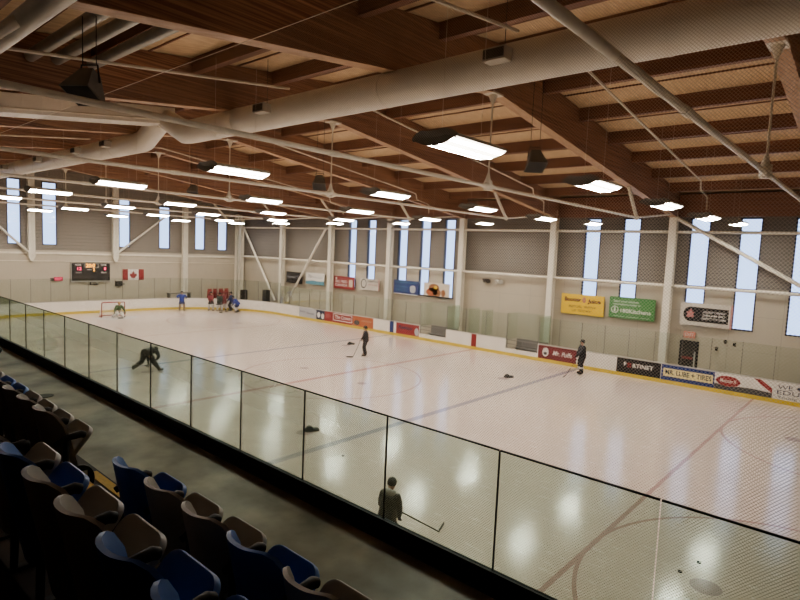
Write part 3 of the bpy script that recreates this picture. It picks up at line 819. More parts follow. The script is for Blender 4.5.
# sprinkler pipes
for k in range(4):
    x = 15.16 - 7.32*k
    nm = ORD[k]
    tag(MB().tube([(x, YN+1.5, beam_z(YN+1.5)+0.05), (x, 3.9, beam_z(3.9)+0.12)], 0.035, 8).build('sprinkler_pipe', M['steel'], smooth=True), 'thin white pipe under the seat side roof slope, %s bay from the camera' % nm, 'pipe', 'sprinkler pipes')
    pts = [(x, 6.3, beam_z(6.3)-0.1), (x, 7.2, 11.12), (x, 18.4, 9.78), (x, 18.5, 9.45), (x, 19.6, 9.28), (x, 19.65, 8.75)]
    tag(MB().tube(pts, 0.035, 8).build('sprinkler_pipe', M['steel'], smooth=True), 'thin white pipe under the far roof slope, %s bay from the camera' % nm, 'pipe', 'sprinkler pipes')

# ------------------------------------------------------------------ ceiling lights
def make_light():
    t = thing('ceiling_light', None, 'ceiling light', group='ceiling lights over the rink')
    L2 = 0.80; n = 12; W2 = 0.46
    def arcz(u): return -0.13*(1-u*u)
    lens = MB()
    for i in range(n):
        u0 = -1+2*i/n; u1 = -1+2*(i+1)/n
        lens.cur = 0 if i % 3 == 1 else 1
        lens.quad((u0*W2, -L2, arcz(u0)), (u1*W2, -L2, arcz(u1)), (u1*W2, L2, arcz(u1)), (u0*W2, L2, arcz(u0)))
    ln = lens.build('diffuser', [M['lens_tube'], M['lens_tray']], t)
    gull = [(-1.0, 0.01), (-0.8, 0.06), (-0.5, 0.085), (-0.2, 0.06), (0.2, 0.06), (0.5, 0.085), (0.8, 0.06), (1.0, 0.01)]
    hz = MB()
    for (u0, z0), (u1, z1) in zip(gull, gull[1:]):
        hz.add([(u0*W2, -L2, z0), (u1*W2, -L2, z1), (u1*W2, L2, z1), (u0*W2, L2, z0), (u0*W2, -L2, z0+0.012), (u1*W2, -L2, z1+0.012), (u1*W2, L2, z1+0.012), (u0*W2, L2, z0+0.012)],
               [(0,1,2,3), (4,7,6,5), (0,4,5,1), (3,2,6,7), (0,3,7,4), (1,5,6,2)])
    hz.build('housing', M['offwhite'], t)
    ring_ = [(u*W2, z+0.012) for u, z in gull] + [(u*W2, arcz(u)-0.004) for u in [1-2*i/10 for i in range(11)]]
    for yy in (-L2-0.012, L2+0.0):
        MB().prism(ring_, 'y', yy, yy+0.012).build('end_plate', M['speaker'], t)
    MB().add([(u*W2*1.06, -L2-0.013-0.10*(1-abs(u)), z*1.3+0.02) for u, z in gull] + [(u*W2, -L2-0.012, z-0.06) for u, z in gull], [(i, i+1, 9+i, 8+i) for i in range(7)]).build('end_shield', M['speaker'], t)
    for ux in (-1, 1): MB().bb(ux*W2-0.012, ux*W2+0.012, -L2, L2, -0.012, 0.016).build('edge_rail', M['offwhite'], t)
    return t
lp = make_light(); lfirst = True
BAYN = ['nearest', 'second', 'third', 'fourth', 'fifth', 'sixth', 'seventh']
for k in range(7):
    x = 15.16 - 7.32*k
    for j, y in enumerate((2.2, 8.1, 13.85, 19.5, 25.3)):
        lb = 'bright curved ceiling light, %s bay from the camera, %s from the seating side' % (BAYN[k], ORD[j])
        z = 8.47 if j < 4 else 8.6
        if lfirst:
            lp.location = (x, y, z); lp['label'] = lb; ROOT[lp.name] = Matrix.Translation(V((x, y, z))); o = lp; lfirst = False
        else: o = dup(lp, (x, y, z), 0, lb)
        for sy in (-0.6, 0.6) if y < 20 else (-0.6, 0.6):
            top = beam_z(y+sy)+0.6
            MB().tube([(0, sy, 0.1), (0, sy, top-z)], 0.0045, 6).build('suspension_rod', M['steel'], o)

# ------------------------------------------------------------------ loudspeakers
for i, (x, y, z, top) in enumerate(((11.1, -2.6, 9.0, 10.1), (4.55, 7.9, 9.0, 11.3), (14.04, 7.0, 9.0, 11.6), (-4.31, 7.6, 9.0, 11.3))):
    lb = ['dark wedge loudspeaker hanging at top left above the stands', 'dark loudspeaker hanging beside the middle ceiling lights', 'dark loudspeaker hanging left of the third beam and a bright light', 'far small dark loudspeaker hanging over the left part of the ice'][i]
    t = thing('loudspeaker', lb, 'speaker', (x, y, z), [0.6, 0.8, 0.8, 0.8][i], group='hanging loudspeakers')
    a = 0.25; b_ = 0.11
    R = Matrix.Rotation(math.radians(-25), 3, 'X')
    vs = [R @ V(p) for p in ((-a, -a, -0.22), (a, -a, -0.22), (a, a, -0.22), (-a, a, -0.22), (-b_, -b_, 0.24), (b_, -b_, 0.24), (b_, b_, 0.24), (-b_, b_, 0.24))]
    MB().add(vs, [(0,3,2,1), (4,5,6,7), (0,1,5,4), (1,2,6,5), (2,3,7,6), (3,0,4,7)]).build('cabinet', M['speaker'], t)
    g = [R @ V(p) for p in ((-a*0.92, -a*0.92, -0.224), (a*0.92, -a*0.92, -0.224), (a*0.92, a*0.92, -0.224), (-a*0.92, a*0.92, -0.224))]
    MB().add(g, [(0,1,2,3)]).build('grille', M['black'], t)
    mb = MB(); mb.tube([(-0.18, 0.07, 0.05), (-0.14, 0.07, 0.33), (0.14, 0.07, 0.33), (0.18, 0.07, 0.05)], 0.016, 6); mb.build('yoke', M['blackmetal'], t)
    for sx_ in (-0.12, 0.12): MB().tube([(sx_, 0.07, 0.33), (sx_, 0.07, top-z)], 0.008, 6).build('hanger_cable', M['blackmetal'], t)

# ------------------------------------------------------------------ banners on the far wall
def banner(x0, x1, z0, z1, mat, label, texts=(), shapes=(), name='banner'):
    yy = 28.62
    t = thing(name, label, 'banner', ((x0+x1)/2, yy, z0), group='banners on the far wall')
    W = x1-x0; H = z1-z0
    MB().bb(x0, x1, yy-0.015, yy+0.015, z0, z1).build('sheet', mat, t, world=True)
    for fn, mt, nm in shapes:
        mb = MB(); fn(mb, x0, z0, W, H, yy-0.016); mb.build(nm, mt, t, world=True)
    for txt, u, v, size, width, mt, shear, bold in texts:
        mb = MB(); text_mb(mb, txt, (x0+u*W, yy-0.026, z0+v*H), XD, ZD, size*H, width*W, bold, shear=shear); mb.build('lettering', mt, t, world=True)
    # wall brackets reach back to the wall
    mb = MB()
    for xx in (x0+0.15, x1-0.15): mb.bb(xx-0.03, xx+0.03, yy+0.015, YF+0.0, z1-0.12, z1-0.04)
    mb.build('bracket', M['steel'], t, world=True)
    return t
banner(-24.56, -22.06, 2.86, 3.97, cBlack, 'black banner with pale lettering, leftmost on the far wall', [('Fountain Tire', 0.5, 0.55, 0.32, 0.86, cGrey, 0.15, 0.01)])
banner(-21.5, -18.81, 2.95, 4.05, cWhite, 'white banner with teal wave along its bottom', [('Yo', 0.22, 0.68, 0.42, 0.18, cNavy, 0.2, 0), ('Riverside', 0.64, 0.62, 0.26, 0.52, cGrey, 0, 0)], [(poly([(0, 0), (1, 0), (1, 0.34), (0.7, 0.28), (0.4, 0.34), (0, 0.26)]), cTeal, 'wave')])
banner(-17.46, -14.75, 2.85, 3.97, cRed, 'red banner with white block lettering and white panel', [('BIG RED', 0.38, 0.58, 0.3, 0.58, cWhite, 0, 0.01), ('CANADA', 0.38, 0.28, 0.3, 0.6, cWhite, 0, 0.01), ('Kitchen', 0.48, 0.84, 0.2, 0.4, cPink, 0, 0)], [(rect(0.74, 0.92, 0.2, 0.78), cTan, 'white_panel'), (disc(0.12, 0.82, 0.04, 0.09), cWhite, 'dot')])
banner(-14.05, -11.68, 2.98, 3.97, cmat('sign pale', (0.62, 0.57, 0.50)), 'pale banner with a dark oval ring emblem', [('MARTIN', 0.66, 0.76, 0.26, 0.5, cDkGrey, 0, 0), ('dental', 0.66, 0.5, 0.22, 0.44, cPink, 0, 0)],
       [(disc(0.2, 0.55, 0.15, 0.42), cDkGrey, 'ring'), (lambda mb, x0, z0, W, H, y: disc(0.21, 0.56, 0.11, 0.33)(mb, x0, z0, W, H, y-0.005), cmat('sign pale', (0.62, 0.57, 0.50)), 'ring_centre'), (rect(0.955, 1.0, 0.0, 1.0), cPink, 'edge_strip')])
banner(-10.01, -7.34, 2.96, 4.11, cBlue, 'blue banner with white lines and a pale globe', [('CANADA GLASS', 0.5, 0.86, 0.2, 0.9, cTeal, 0, 0), ('Windows', 0.33, 0.55, 0.2, 0.45, cTeal, 0.1, 0), ('Mirrors', 0.33, 0.3, 0.2, 0.45, cTeal, 0.1, 0)], [(disc(0.78, 0.42, 0.12, 0.28), cGrey, 'globe'), (rect(0.02, 0.98, 0.0, 0.06), cWhite, 'edge_strip')])
banner(-6.79, -4.25, 2.99, 4.12, cmat('sign cream', (0.74, 0.66, 0.55)), 'cream banner with a brown food picture and black base strip', (),
       [(disc(0.40, 0.66, 0.2, 0.28), cBrown, 'food_picture'), (disc(0.32, 0.36, 0.22, 0.28), cOrange, 'food_picture'), (disc(0.52, 0.34, 0.16, 0.26), cBrown, 'food_picture'), (disc(0.77, 0.34, 0.08, 0.24), cBrown, 'food_picture'), (rect(0.0, 1.0, 0.0, 0.09), cBlack, 'base_strip'), (lambda mb, x0, z0, W, H, y: disc(0.46, 0.68, 0.07, 0.12)(mb, x0, z0, W, H, y-0.005), cYel, 'food_picture')])
banner(4.91, 7.75, 2.93, 4.21, cYel, 'bright yellow banner with dark lettering', [('Booster', 0.27, 0.73, 0.28, 0.40, cPurple, 0.1, 0.03), ('Juice', 0.78, 0.70, 0.28, 0.30, cPurple, 0.1, 0.03), ('REFUEL WITH', 0.5, 0.38, 0.17, 0.62, cPurple, 0, 0.01), ('US TODAY!', 0.5, 0.18, 0.17, 0.46, cPurple, 0, 0.01)], [(disc(0.54, 0.74, 0.04, 0.15), cPink, 'fruit_mark')])
banner(8.09, 10.81, 2.98, 4.29, cGreen, 'green banner with white kitchen company lettering', [('Start your kitchen', 0.37, 0.80, 0.15, 0.56, cWhite, 0, 0.012), ('renovations today at', 0.39, 0.66, 0.14, 0.60, cWhite, 0, 0.012), ('180Kitchens', 0.58, 0.36, 0.26, 0.66, cWhite, 0, 0.025), ('cabinets  counters  design', 0.5, 0.10, 0.09, 0.8, cWhite, 0, 0)],
       [(disc(0.13, 0.40, 0.085, 0.17), cWhite, 'ring'), (lambda mb, x0, z0, W, H, y: disc(0.13, 0.40, 0.065, 0.125)(mb, x0, z0, W, H, y-0.005), cGreen, 'ring_centre'), (lambda mb, x0, z0, W, H, y: rect(0.11, 0.15, 0.3, 0.5)(mb, x0, z0, W, H, y-0.01), cWhite, 'ring_bar')])
def pill(mb, x0, z0, W, H, y):
    pts = [(0.93, 0.18), (0.93, 0.80)] + [(0.20 + 0.135*math.cos(PI/2+PI*k/14), 0.50 + 0.32*math.sin(PI/2+PI*k/14)) for k in range(15)]
    mb.prism([(x0+u*W, z0+v*H) for u, v in pts], 'y', y-0.003, y)
banner(12.19, 14.82, 3.03, 4.32, cmat('sign pale', (0.62, 0.57, 0.50)), 'pale banner with a black rounded panel and emblem', [('HOCKEY CANADA', 0.66, 0.62, 0.13, 0.42, cWhite, 0, 0.01), ('DREAM BIG', 0.66, 0.48, 0.13, 0.42, cWhite, 0, 0.01), ('RESPECT THE GAME', 0.66, 0.34, 0.13, 0.46, cWhite, 0, 0.01)],
       [(pill, cBlack, 'black_panel'), (lambda mb, x0, z0, W, H, y: poly([(0.13, 0.36), (0.28, 0.36), (0.26, 0.5), (0.29, 0.58), (0.24, 0.6), (0.21, 0.74), (0.18, 0.6), (0.12, 0.58), (0.15, 0.5)])(mb, x0, z0, W, H, y-0.005), cPink, 'emblem'), (rect(0.965, 1.0, 0.0, 1.0), cPink, 'edge_strip')])

# ------------------------------------------------------------------ end wall: scoreboard, flag and small fittings
def scoreboard():
    x = XL+0.02; y0, y1, z0, z1 = 11.85, 15.04, 2.62, 4.18
    t = thing('scoreboard', 'black electronic scoreboard with red and orange digits on end wall', 'scoreboard', (x, (y0+y1)/2, z0))
    MB().bb(x, x+0.16, y0-0.08, y1+0.04, z0-0.14, z1+0.02).build('cabinet', M['galv'], t, world=True)
    MB().bb(x+0.16, x+0.18, y0, y1, z0, z1).build('face', cBlack, t, world=True)
    YD = (0, 1, 0); W = y1-y0; H = z1-z0
    rd = emit_mat('red digits', (1.0, 0.08, 0.16), 2.6); od = emit_mat('orange digits', (1.0, 0.42, 0.06), 3.2); wl = cmat('board lettering', (0.75, 0.72, 0.68))
    mb = MB(); mb.bb(x+0.178, x+0.184, y0+0.33*W, y0+0.69*W, z0+0.74*H, z0+0.98*H); mb.build('clock_border', M['offwhite'], t, world=True)
    mb = MB(); mb.bb(x+0.182, x+0.188, y0+0.345*W, y0+0.675*W, z0+0.765*H, z0+0.955*H); mb.build('clock_window', cBlack, t, world=True)
    for txt, u, v, s_, wd, mt in (('HOME', 0.16, 0.90, 0.14, 0.15, wl), ('VISITOR', 0.83, 0.90, 0.14, 0.16, wl), ('12', 0.18, 0.68, 0.22, 0.11, rd), ('8', 0.87, 0.68, 0.22, 0.06, rd),
                                  ('20:0', 0.48, 0.86, 0.24, 0.24, od), ('PERIOD', 0.45, 0.63, 0.08, 0.13, wl), ('2', 0.57, 0.62, 0.20, 0.05, od), ('PENALTY', 0.17, 0.46, 0.11, 0.16, wl), ('PENALTY', 0.84, 0.46, 0.11, 0.15, wl)):
        mb = MB(); text_mb(mb, txt, (x+0.192, y0+u*W, z0+v*H), YD, ZD, s_*H*1.1, wd*W, 0.03); mb.build('lettering', mt, t, world=True)
    for u in (0.14, 0.17, 0.84, 0.9): pass
    MB().bb(x+0.18, x+0.185, y0+0.04*W, y0+0.96*W, z0+0.20*H, z0+0.215*H).build('divider', M['midgrey'], t, world=True)
scoreboard()
def flag():
    x = XL+0.01; y0, y1, z0, z1 = 16.25, 18.25, 2.62, 3.64
    t = thing('flag', 'red and white maple leaf flag on the end wall beside scoreboard', 'flag', (x, (y0+y1)/2, z0))
    MB().bb(x, x+0.02, y0, y1, z0, z1).build('white_field', cWhite, t, world=True)
    W = y1-y0; H = z1-z0
    for a, b in ((0, 0.25), (0.75, 1)): MB().bb(x+0.02, x+0.026, y0+a*W, y0+b*W, z0, z1).build('red_bar', cRed, t, world=True)
    half = [(0, 1.0), (0.10, 0.80), (0.21, 0.86), (0.155, 0.52), (0.33, 0.70), (0.37, 0.60), (0.55, 0.635), (0.49, 0.46), (0.57, 0.40), (0.27, 0.15), (0.31, 0.03), (0.03, 0.08), (0.03, -0.15)]
    pts = half + [(-a, b) for a, b in reversed(half[1:])]
    cy = y0+W/2
    MB().prism([(cy+u*H*0.62, z0+H*0.16+v*H*0.70) for u, v in pts], 'x', x+0.02, x+0.026).build('maple_leaf', cRed, t, world=True)
flag()
x = XL+0.01
t = thing('exit_sign', 'red lit exit sign on the end wall left of scoreboard', 'sign', (x, 10.9, 2.62))
MB().bb(x, x+0.1, 10.48, 11.15, 2.62, 2.95).build('sign_box', cmat('exit red', (0.6, 0.06, 0.12)), t, world=True)
mb = MB(); text_mb(mb, 'EXIT', (x+0.104, 10.82, 2.78), (0,1,0), ZD, 0.26, 0.5, 0.02); mb.build('lettering', emit_mat('exit letters', (1.0, 0.15, 0.25), 1.5), t, world=True)
MB().bb(x, x+0.14, 10.2, 10.46, 2.62, 2.86).build('lamp_head', M['darkgrey'], t, world=True)
t = thing('exit_sign', 'red exit sign above the black door in the far wall', 'sign', (12.75, YF, 2.3))
MB().bb(12.42, 13.02, YF-0.1, YF, 2.27, 2.62).build('sign_box', cmat('exit pink', (0.72, 0.30, 0.24)), t, world=True)
mb = MB(); text_mb(mb, 'EXIT', (12.72, YF-0.104, 2.45), XD, ZD, 0.26, 0.48, 0.02); mb.build('lettering', cWhite, t, world=True)
t = thing('wall_monitor', 'small dark box on a bracket below the flag', 'box', (x, 15.9, 2.0))
MB().bb(x, x+0.25, 15.58, 16.2, 2.08, 2.54).build('box_body', M['darkgrey'], t, world=True)
MB().bb(x, x+0.12, 16.2, 16.42, 2.2, 2.32).build('bracket', M['midgrey'], t, world=True)
t = thing('goal_lamp', 'twin lamp fitting on the end wall below the scoreboard', 'lamp', (x, 13.7, 2.25))
MB().bb(x, x+0.08, 13.35, 14.1, 2.2, 2.26).build('bar', M['darkgrey'], t, world=True)
for yy in (13.42, 14.0):
    MB().tube([(x+0.05, yy, 2.26), (x+0.16, yy-0.05, 2.42)], [0.05, 0.09], 10).build('lamp_head', M['darkgrey'] if yy < 13.7 else M['offwhite'], t, world=True)
for i, xx in enumerate((-1.0, 0.05)):
    t = thing('floodlight', ['dark wall floodlight, left one of the pair', 'pale wall floodlight, right one of the pair'][i], 'floodlight', (xx, YF, 4.7), group='floodlight pair on far wall')
    MB().bb(xx-0.06, xx+0.06, YF-0.12, YF, 4.62, 4.74).build('bracket', M['midgrey'], t, world=True)
    for s in (-1, 1): MB().tube([(xx+s*0.08, YF-0.12, 4.68), (xx+s*0.20, YF-0.32, 4.60)], [0.09, 0.17], 12).build('lamp_head', M['darkgrey'] if i == 0 else M['offwhite'], t, world=True)
for i, (xx, zz) in enumerate(((14.15, 1.85), (14.55, 2.3), (15.0, 2.2))):
    o = MB().box((xx, YF-0.05, zz), (0.14, 0.1, 0.2), None, 0.02).build('wall_socket', M['darkgrey'])
    tag(o, 'small dark wall fitting right of the exit door, %s from the door' % ORD[i], 'fitting', 'fittings right of exit door')

# stacked red chairs behind the end boards, right corner
def chair_mesh():
    mb = MB()
    mb.box((0, 0, 0.44), (0.46, 0.44, 0.05), None, 0.012); mb.box((-0.22, 0, 0.70), (0.05, 0.44, 0.38), Matrix.Rotation(-0.15, 3, 'Y'), 0.012)
    for sx_ in (-1, 1):
        for sy_ in (-1, 1): mb.tube([(sx_*0.2, sy_*0.2, 0), (sx_*0.18, sy_*0.19, 0.43)], 0.014, 6)
    return mb
rc = chair_mesh().build('stacking_chair', cmat('red chair', (0.34, 0.05, 0.055))); rcf = True
for i, y in enumerate((24.3, 24.95, 25.6, 26.25)):
    for j in range(5):
        loc = (-31.6+0.03*j, y, -0.03+0.22*j)
        lb = 'red stacking chair, %s from the floor in stack %s from the goal side' % (ORD[j], ORD[i])
        o = rc if rcf else rc.copy()
        if not rcf: COL.objects.link(o)
        rcf = False; o.location = loc; tag(o, lb, 'chair', 'red stacked chairs behind the end boards')
t = thing('bench', 'low dark bench behind the end boards right of the blue player', 'bench', (-31.8, 21.0, 0))
MB().bb(-32.1, -31.5, 19.9, 22.2, 1.35, 1.42).build('bench_top', M['midgrey'], t, world=True)
for yy in (20.0, 22.1): MB().bb(-32.1, -31.5, yy-0.04, yy+0.04, -0.03, 1.35).build('leg', M['midgrey'], t, world=True)
for i, (xx, yy, h) in enumerate(((-30.2, 27.4, 1.7), (-26.5, 27.6, 2.0))):
    t = thing('equipment_case', ['tall black equipment case behind the corner boards', 'black upright case behind the boards right of the corner'][i], 'case', (xx, yy, 0))
    MB().box((xx, yy, h/2-0.03), (0.6, 0.5, h), None, 0.02).build('case_body', M['black'], t, world=True)
    MB().box((xx, yy-0.26, h*0.6), (0.2, 0.03, 0.05), None, 0.01).build('handle', M['midgrey'], t, world=True)

# ------------------------------------------------------------------ goal
g = thing('hockey_goal', 'red framed hockey goal with white netting at far end', 'goal', (-27.13, GL, 0))
gx = -27.13; a0 = GL-0.915; a1 = GL+0.915
mb = MB(); mb.tube([(gx, a0, 0), (gx, a0, 1.16), (gx, a0+0.06, 1.22), (gx, a1-0.06, 1.22), (gx, a1, 1.16), (gx, a1, 0)], 0.038, 10)
mb.build('goal_frame', M['redpaint'], g, world=True, smooth=True)
mb = MB(); mb.tube([(gx, a0, 0.03), (gx-0.9, a0+0.1, 0.03), (gx-1.1, GL-0.5, 0.03), (gx-1.1, GL+0.5, 0.03), (gx-0.9, a1-0.1, 0.03), (gx, a1, 0.03)], 0.028, 8)
mb.tube([(gx, a0+0.03, 1.22), (gx-0.45, a0+0.25, 1.2), (gx-0.55, GL, 1.2), (gx-0.45, a1-0.25, 1.2), (gx, a1-0.03, 1.22)], 0.022, 8)
mb.build('base_frame', M['redpaint'], g, world=True, smooth=True)
mb = MB()
top = [V((gx, a0, 1.2)), V((gx-0.45, a0+0.25, 1.2)), V((gx-0.55, GL, 1.2)), V((gx-0.45, a1-0.25, 1.2)), V((gx, a1, 1.2))]
bot = [V((gx, a0, 0.03)), V((gx-0.9, a0+0.1, 0.03)), V((gx-1.1, GL, 0.03)), V((gx-0.9, a1-0.1, 0.03)), V((gx, a1, 0.03))]
def lerp_path(P, s):
    n = len(P)-1; k = min(n-1, int(s*n)); return P[k] + (P[k+1]-P[k])*(s*n-k)
for i in range(49):
    s = i/48; mb.tube([lerp_path(bot, s), lerp_path(top, s)], 0.005, 3, False)
for j in range(1, 16):
    v = j/16; mb.tube([lerp_path(bot, k/24) + (lerp_path(top, k/24)-lerp_path(bot, k/24))*v for k in range(25)], 0.005, 3, False)
gn = mb.build('goal_net', M['goalnet'], g, world=True)

# ------------------------------------------------------------------ people
def skin_mesh(name, nodes, edges, mat, parent, root=0, lev=1):
    """nodes: list of (point, radius); grown with the skin modifier and baked"""
    me = bpy.data.meshes.new('skeleton'); bm = bmesh.new(); sk = bm.verts.layers.skin.verify(); vs = []
    for i, (p, r) in enumerate(nodes):
        v = bm.verts.new(p); v[sk].radius = (r, r) if isinstance(r, (int, float)) else r; v[sk].use_root = (i == root); vs.append(v)
    for a, b in edges: bm.edges.new((vs[a], vs[b]))
    bm.to_mesh(me); bm.free()
    ob = bpy.data.objects.new('skeleton', me); COL.objects.link(ob)
    md = ob.modifiers.new('skin', 'SKIN'); md.use_smooth_shade = True; md.branch_smoothing = 0.6
    sb = ob.modifiers.new('sub', 'SUBSURF'); sb.levels = lev; sb.render_levels = lev
    dg = bpy.context.evaluated_depsgraph_get(); nm = bpy.data.meshes.new_from_object(ob.evaluated_get(dg))
    bpy.data.objects.remove(ob)
    nm.name = name; nm.materials.clear(); nm.materials.append(mat)
    for p in nm.polygons: p.material_index = 0; p.use_smooth = True
    o = bpy.data.objects.new(name, nm); COL.objects.link(o)
    if parent is not None: o.parent = parent
    return o
def fuse(name, mb, mat, parent, voxel=0.024):
    """weld overlapping volumes into one continuous smooth surface"""
    me = bpy.data.meshes.new('shell'); me.from_pydata(mb.v, [], mb.f)
    bm = bmesh.new(); bm.from_mesh(me); bmesh.ops.recalc_face_normals(bm, faces=bm.faces); bm.to_mesh(me); bm.free()
    ob = bpy.data.objects.new('shell', me); COL.objects.link(ob)
    md = ob.modifiers.new('remesh', 'REMESH'); md.mode = 'VOXEL'; md.voxel_size = voxel
    sm = ob.modifiers.new('smooth', 'SMOOTH'); sm.iterations = 6; sm.factor = 0.5
    dg = bpy.context.evaluated_depsgraph_get(); nm = bpy.data.meshes.new_from_object(ob.evaluated_get(dg))
    bpy.data.objects.remove(ob); nm.name = name; nm.materials.clear(); nm.materials.append(mat)
    for p in nm.polygons: p.material_index = 0; p.use_smooth = True
    o = bpy.data.objects.new(name, nm); COL.objects.link(o); o.parent = parent
    return o
def ik(a, b, l1, l2, pole):
    a = V(a); b = V(b); d = b-a; D = min(d.length, (l1+l2)*0.995); dn = d.normalized()
    x = (l1*l1 - l2*l2 + D*D)/(2*D); h = math.sqrt(max(0, l1*l1-x*x))
    p = V(pole); p = (p - dn*p.dot(dn)); p = p.normalized() if p.length > 1e-6 else V((1, 0, 0))
    return a + dn*x + p*h, a + dn*D

def person(label, pos, face, hip=1.0, lean=8, feet=((0.02, 0.16), (-0.02, -0.16)), hands=((0.45, 0.16, 0.95), (0.45, -0.12, 0.80)), scale=1.0,
           jersey=None, pants=None, socks=None, helmet=None, hood=None, head_drop=0, gloves=None, feetdir=(0.1, -0.1), goalie=False, stripe=None, band=None):
    t = thing('person', label, 'person', (pos[0], pos[1], 0.0), face)
    t.scale = (scale,)*3
    s, c = math.sin(math.radians(lean)), math.cos(math.radians(lean))
    H = V((0, 0, hip)); up = V((s, 0, c)); fw = V((c, 0, -s))
    waist = H + up*0.16; chest = H + up*0.36; nb = H + up*0.54
    hd = math.radians(head_drop); hup = V((math.sin(math.radians(lean)*0.6+hd), 0, math.cos(math.radians(lean)*0.6+hd))); hf = V((hup.z, 0, -hup.x))
    h0 = nb + up*0.03 + hup*0.02; h1 = h0 + hup*0.095 + hf*0.015; h2 = h1 + hup*0.09; h3 = h2 + hup*0.045 - hf*0.01
    nodes = [(H, 0.135), (waist, 0.125), (chest, 0.145), (nb, 0.085), (h0, 0.055), (h1, 0.078), (h2, 0.092), (h3, 0.075)]
    edges = [(0,1), (1,2), (2,3), (3,4), (4,5), (5,6), (6,7)]
    nodes.append((h1 + hf*0.108 + hup*0.03, 0.016)); edges.append((5, len(nodes)-1))       # nose
    for q in (1, -1):
        nodes.append((h1 + V((0, q*0.088, 0)) + hup*0.04, 0.018)); edges.append((5, len(nodes)-1))    # ears
    J = {}
    for si, q in enumerate((1, -1)):
        sh = chest + up*0.12 + V((0, q*0.19, 0))
        hand = V(hands[si]); el, hand = ik(sh, hand, 0.30, 0.27, V((-0.4, q*0.8, -0.6)))
        hp = H + V((0, q*0.10, -0.04)); ft = V((feet[si][0], feet[si][1], 0.13))
        kn, ft = ik(hp, ft, 0.46, 0.45, fw + V((0.5, q*0.15, 0)))
        J[q] = (sh, el, hand, hp, kn, ft)
        b = len(nodes)
        nodes += [(sh, 0.066), (el, 0.046), (hand, 0.032), (hp, 0.105), (kn, 0.062), (ft, 0.045)]
        edges += [(2, b), (b, b+1), (b+1, b+2), (0, b+3), (b+3, b+4), (b+4, b+5)]
        fd = V((math.cos(feetdir[si]), math.sin(feetdir[si]), 0))
        nodes.append((ft + fd*0.16 + V((0, 0, -0.045)), 0.036)); edges.append((b+5, len(nodes)-1))
    body = skin_mesh('body', nodes, edges, M['skin'], t)
    # eyes and mouth
    for q in (1, -1):
        MB().ball(h1 + hf*0.092 + V((0, q*0.034, 0)) + hup*0.055, 0.012, 8, 6).build('eye', M['hair'], t, smooth=True)
    MB().box(h1 + hf*0.088 - hup*0.015, (0.012, 0.05, 0.01), None, 0.003).build('mouth', cmat('lips', (0.42, 0.18, 0.15)), t)
    # jersey
    n2 = MB()
    def ell(c, ry, rx, n=18): return [c + V((0, 1, 0))*(ry*math.cos(2*PI*k/n)) + fw*(rx*math.sin(2*PI*k/n)) for k in range(n)]
    rgs = [ell(H - up*0.16, 0.225, 0.185), ell(H - up*0.05, 0.235, 0.195), ell(waist, 0.215, 0.185), ell(chest, 0.225, 0.18), ell(chest + up*0.10, 0.215, 0.165), ell(nb - up*0.03, 0.13, 0.115), ell(nb + up*0.03, 0.078, 0.078)]
    vv = [p for r_g in rgs for p in r_g]; ff = [tuple(range(17, -1, -1)), tuple(6*18+k for k in range(18))]
    for jj in range(6):
        for k in range(18): ff.append((jj*18+k, jj*18+(k+1) % 18, (jj+1)*18+(k+1) % 18, (jj+1)*18+k))
    n2.add(vv, ff)
    for q in (1, -1):
        sh, el, hand, hp, kn, ft = J[q]
        n2.tube([chest + up*0.07 + V((0, q*0.08, 0)), sh, sh + (el-sh)*0.5, el, el + (hand-el)*0.5, el + (hand-el)*0.88], [0.11, 0.108, 0.098, 0.085, 0.075, 0.062], 14)
    j = fuse('jersey', n2, jersey, t)
    if stripe is not None:
        MB().tube([H - up*0.04, H + up*0.03], 0.215, 16).build('jersey_stripe', stripe, j)
    # pants and socks
    n3 = [(H + up*0.08, 0.18), (H - up*0.03, 0.20)]; e3 = [(0, 1)]
    for q in (1, -1):
        sh, el, hand, hp, kn, ft = J[q]; b = len(n3)
        n3 += [(hp + (kn-hp)*0.15, 0.165), (hp + (kn-hp)*0.85, 0.145)]; e3 += [(1, b), (b, b+1)]
    skin_mesh('pants', n3, e3, pants, t)
    for si, q in enumerate((1, -1)):
        sh, el, hand, hp, kn, ft = J[q]
        d = (kn-ft)
        if goalie:
            MB().box((kn+ft)/2 + V((0.08, 0, 0.0)), (0.12, 0.26, 0.72), d.to_track_quat('Z', 'Y').to_matrix(), 0.03).build('leg_pad', M['white'], t, smooth=True)
        MB().tube([hp+(kn-hp)*0.75, kn, kn - d*0.35, ft + d*0.06], [0.12, 0.112, 0.108, 0.075], 12).build('sock', socks or pants, t, smooth=True)
        if band is not None: MB().tube([kn - d*0.30, kn - d*0.55], 0.122, 12).build('sock_band', band, t, smooth=True)
        fd = V((math.cos(feetdir[si]), math.sin(feetdir[si]), 0)); sd = V((-fd.y, fd.x, 0))
        R3 = Matrix((fd, sd, V((0, 0, 1)))).transposed()
        bt = MB(); bt.tube([ft + (kn-ft)*0.26 - fd*0.01, ft + V((0, 0, 0.06)) - fd*0.02, ft + V((0, 0, 0.0)) - fd*0.01, ft - V((0, 0, 0.03))], [0.08, 0.072, 0.07, 0.062], 12)
        bt.box(ft + fd*0.075 - V((0, 0, 0.045)), (0.29, 0.095, 0.075), R3, 0.03)
        sk = bt.build('skate', M['black'], t, smooth=True)
        bl = MB(); bl.box(ft + fd*0.07 - V((0, 0, 0.105)), (0.28, 0.008, 0.045), R3)
        for o_ in (-0.03, 0.16): bl.box(ft + fd*o_ - V((0, 0, 0.085)), (0.05, 0.03, 0.03), R3)
        bl.build('skate_blade', M['galv'], sk)
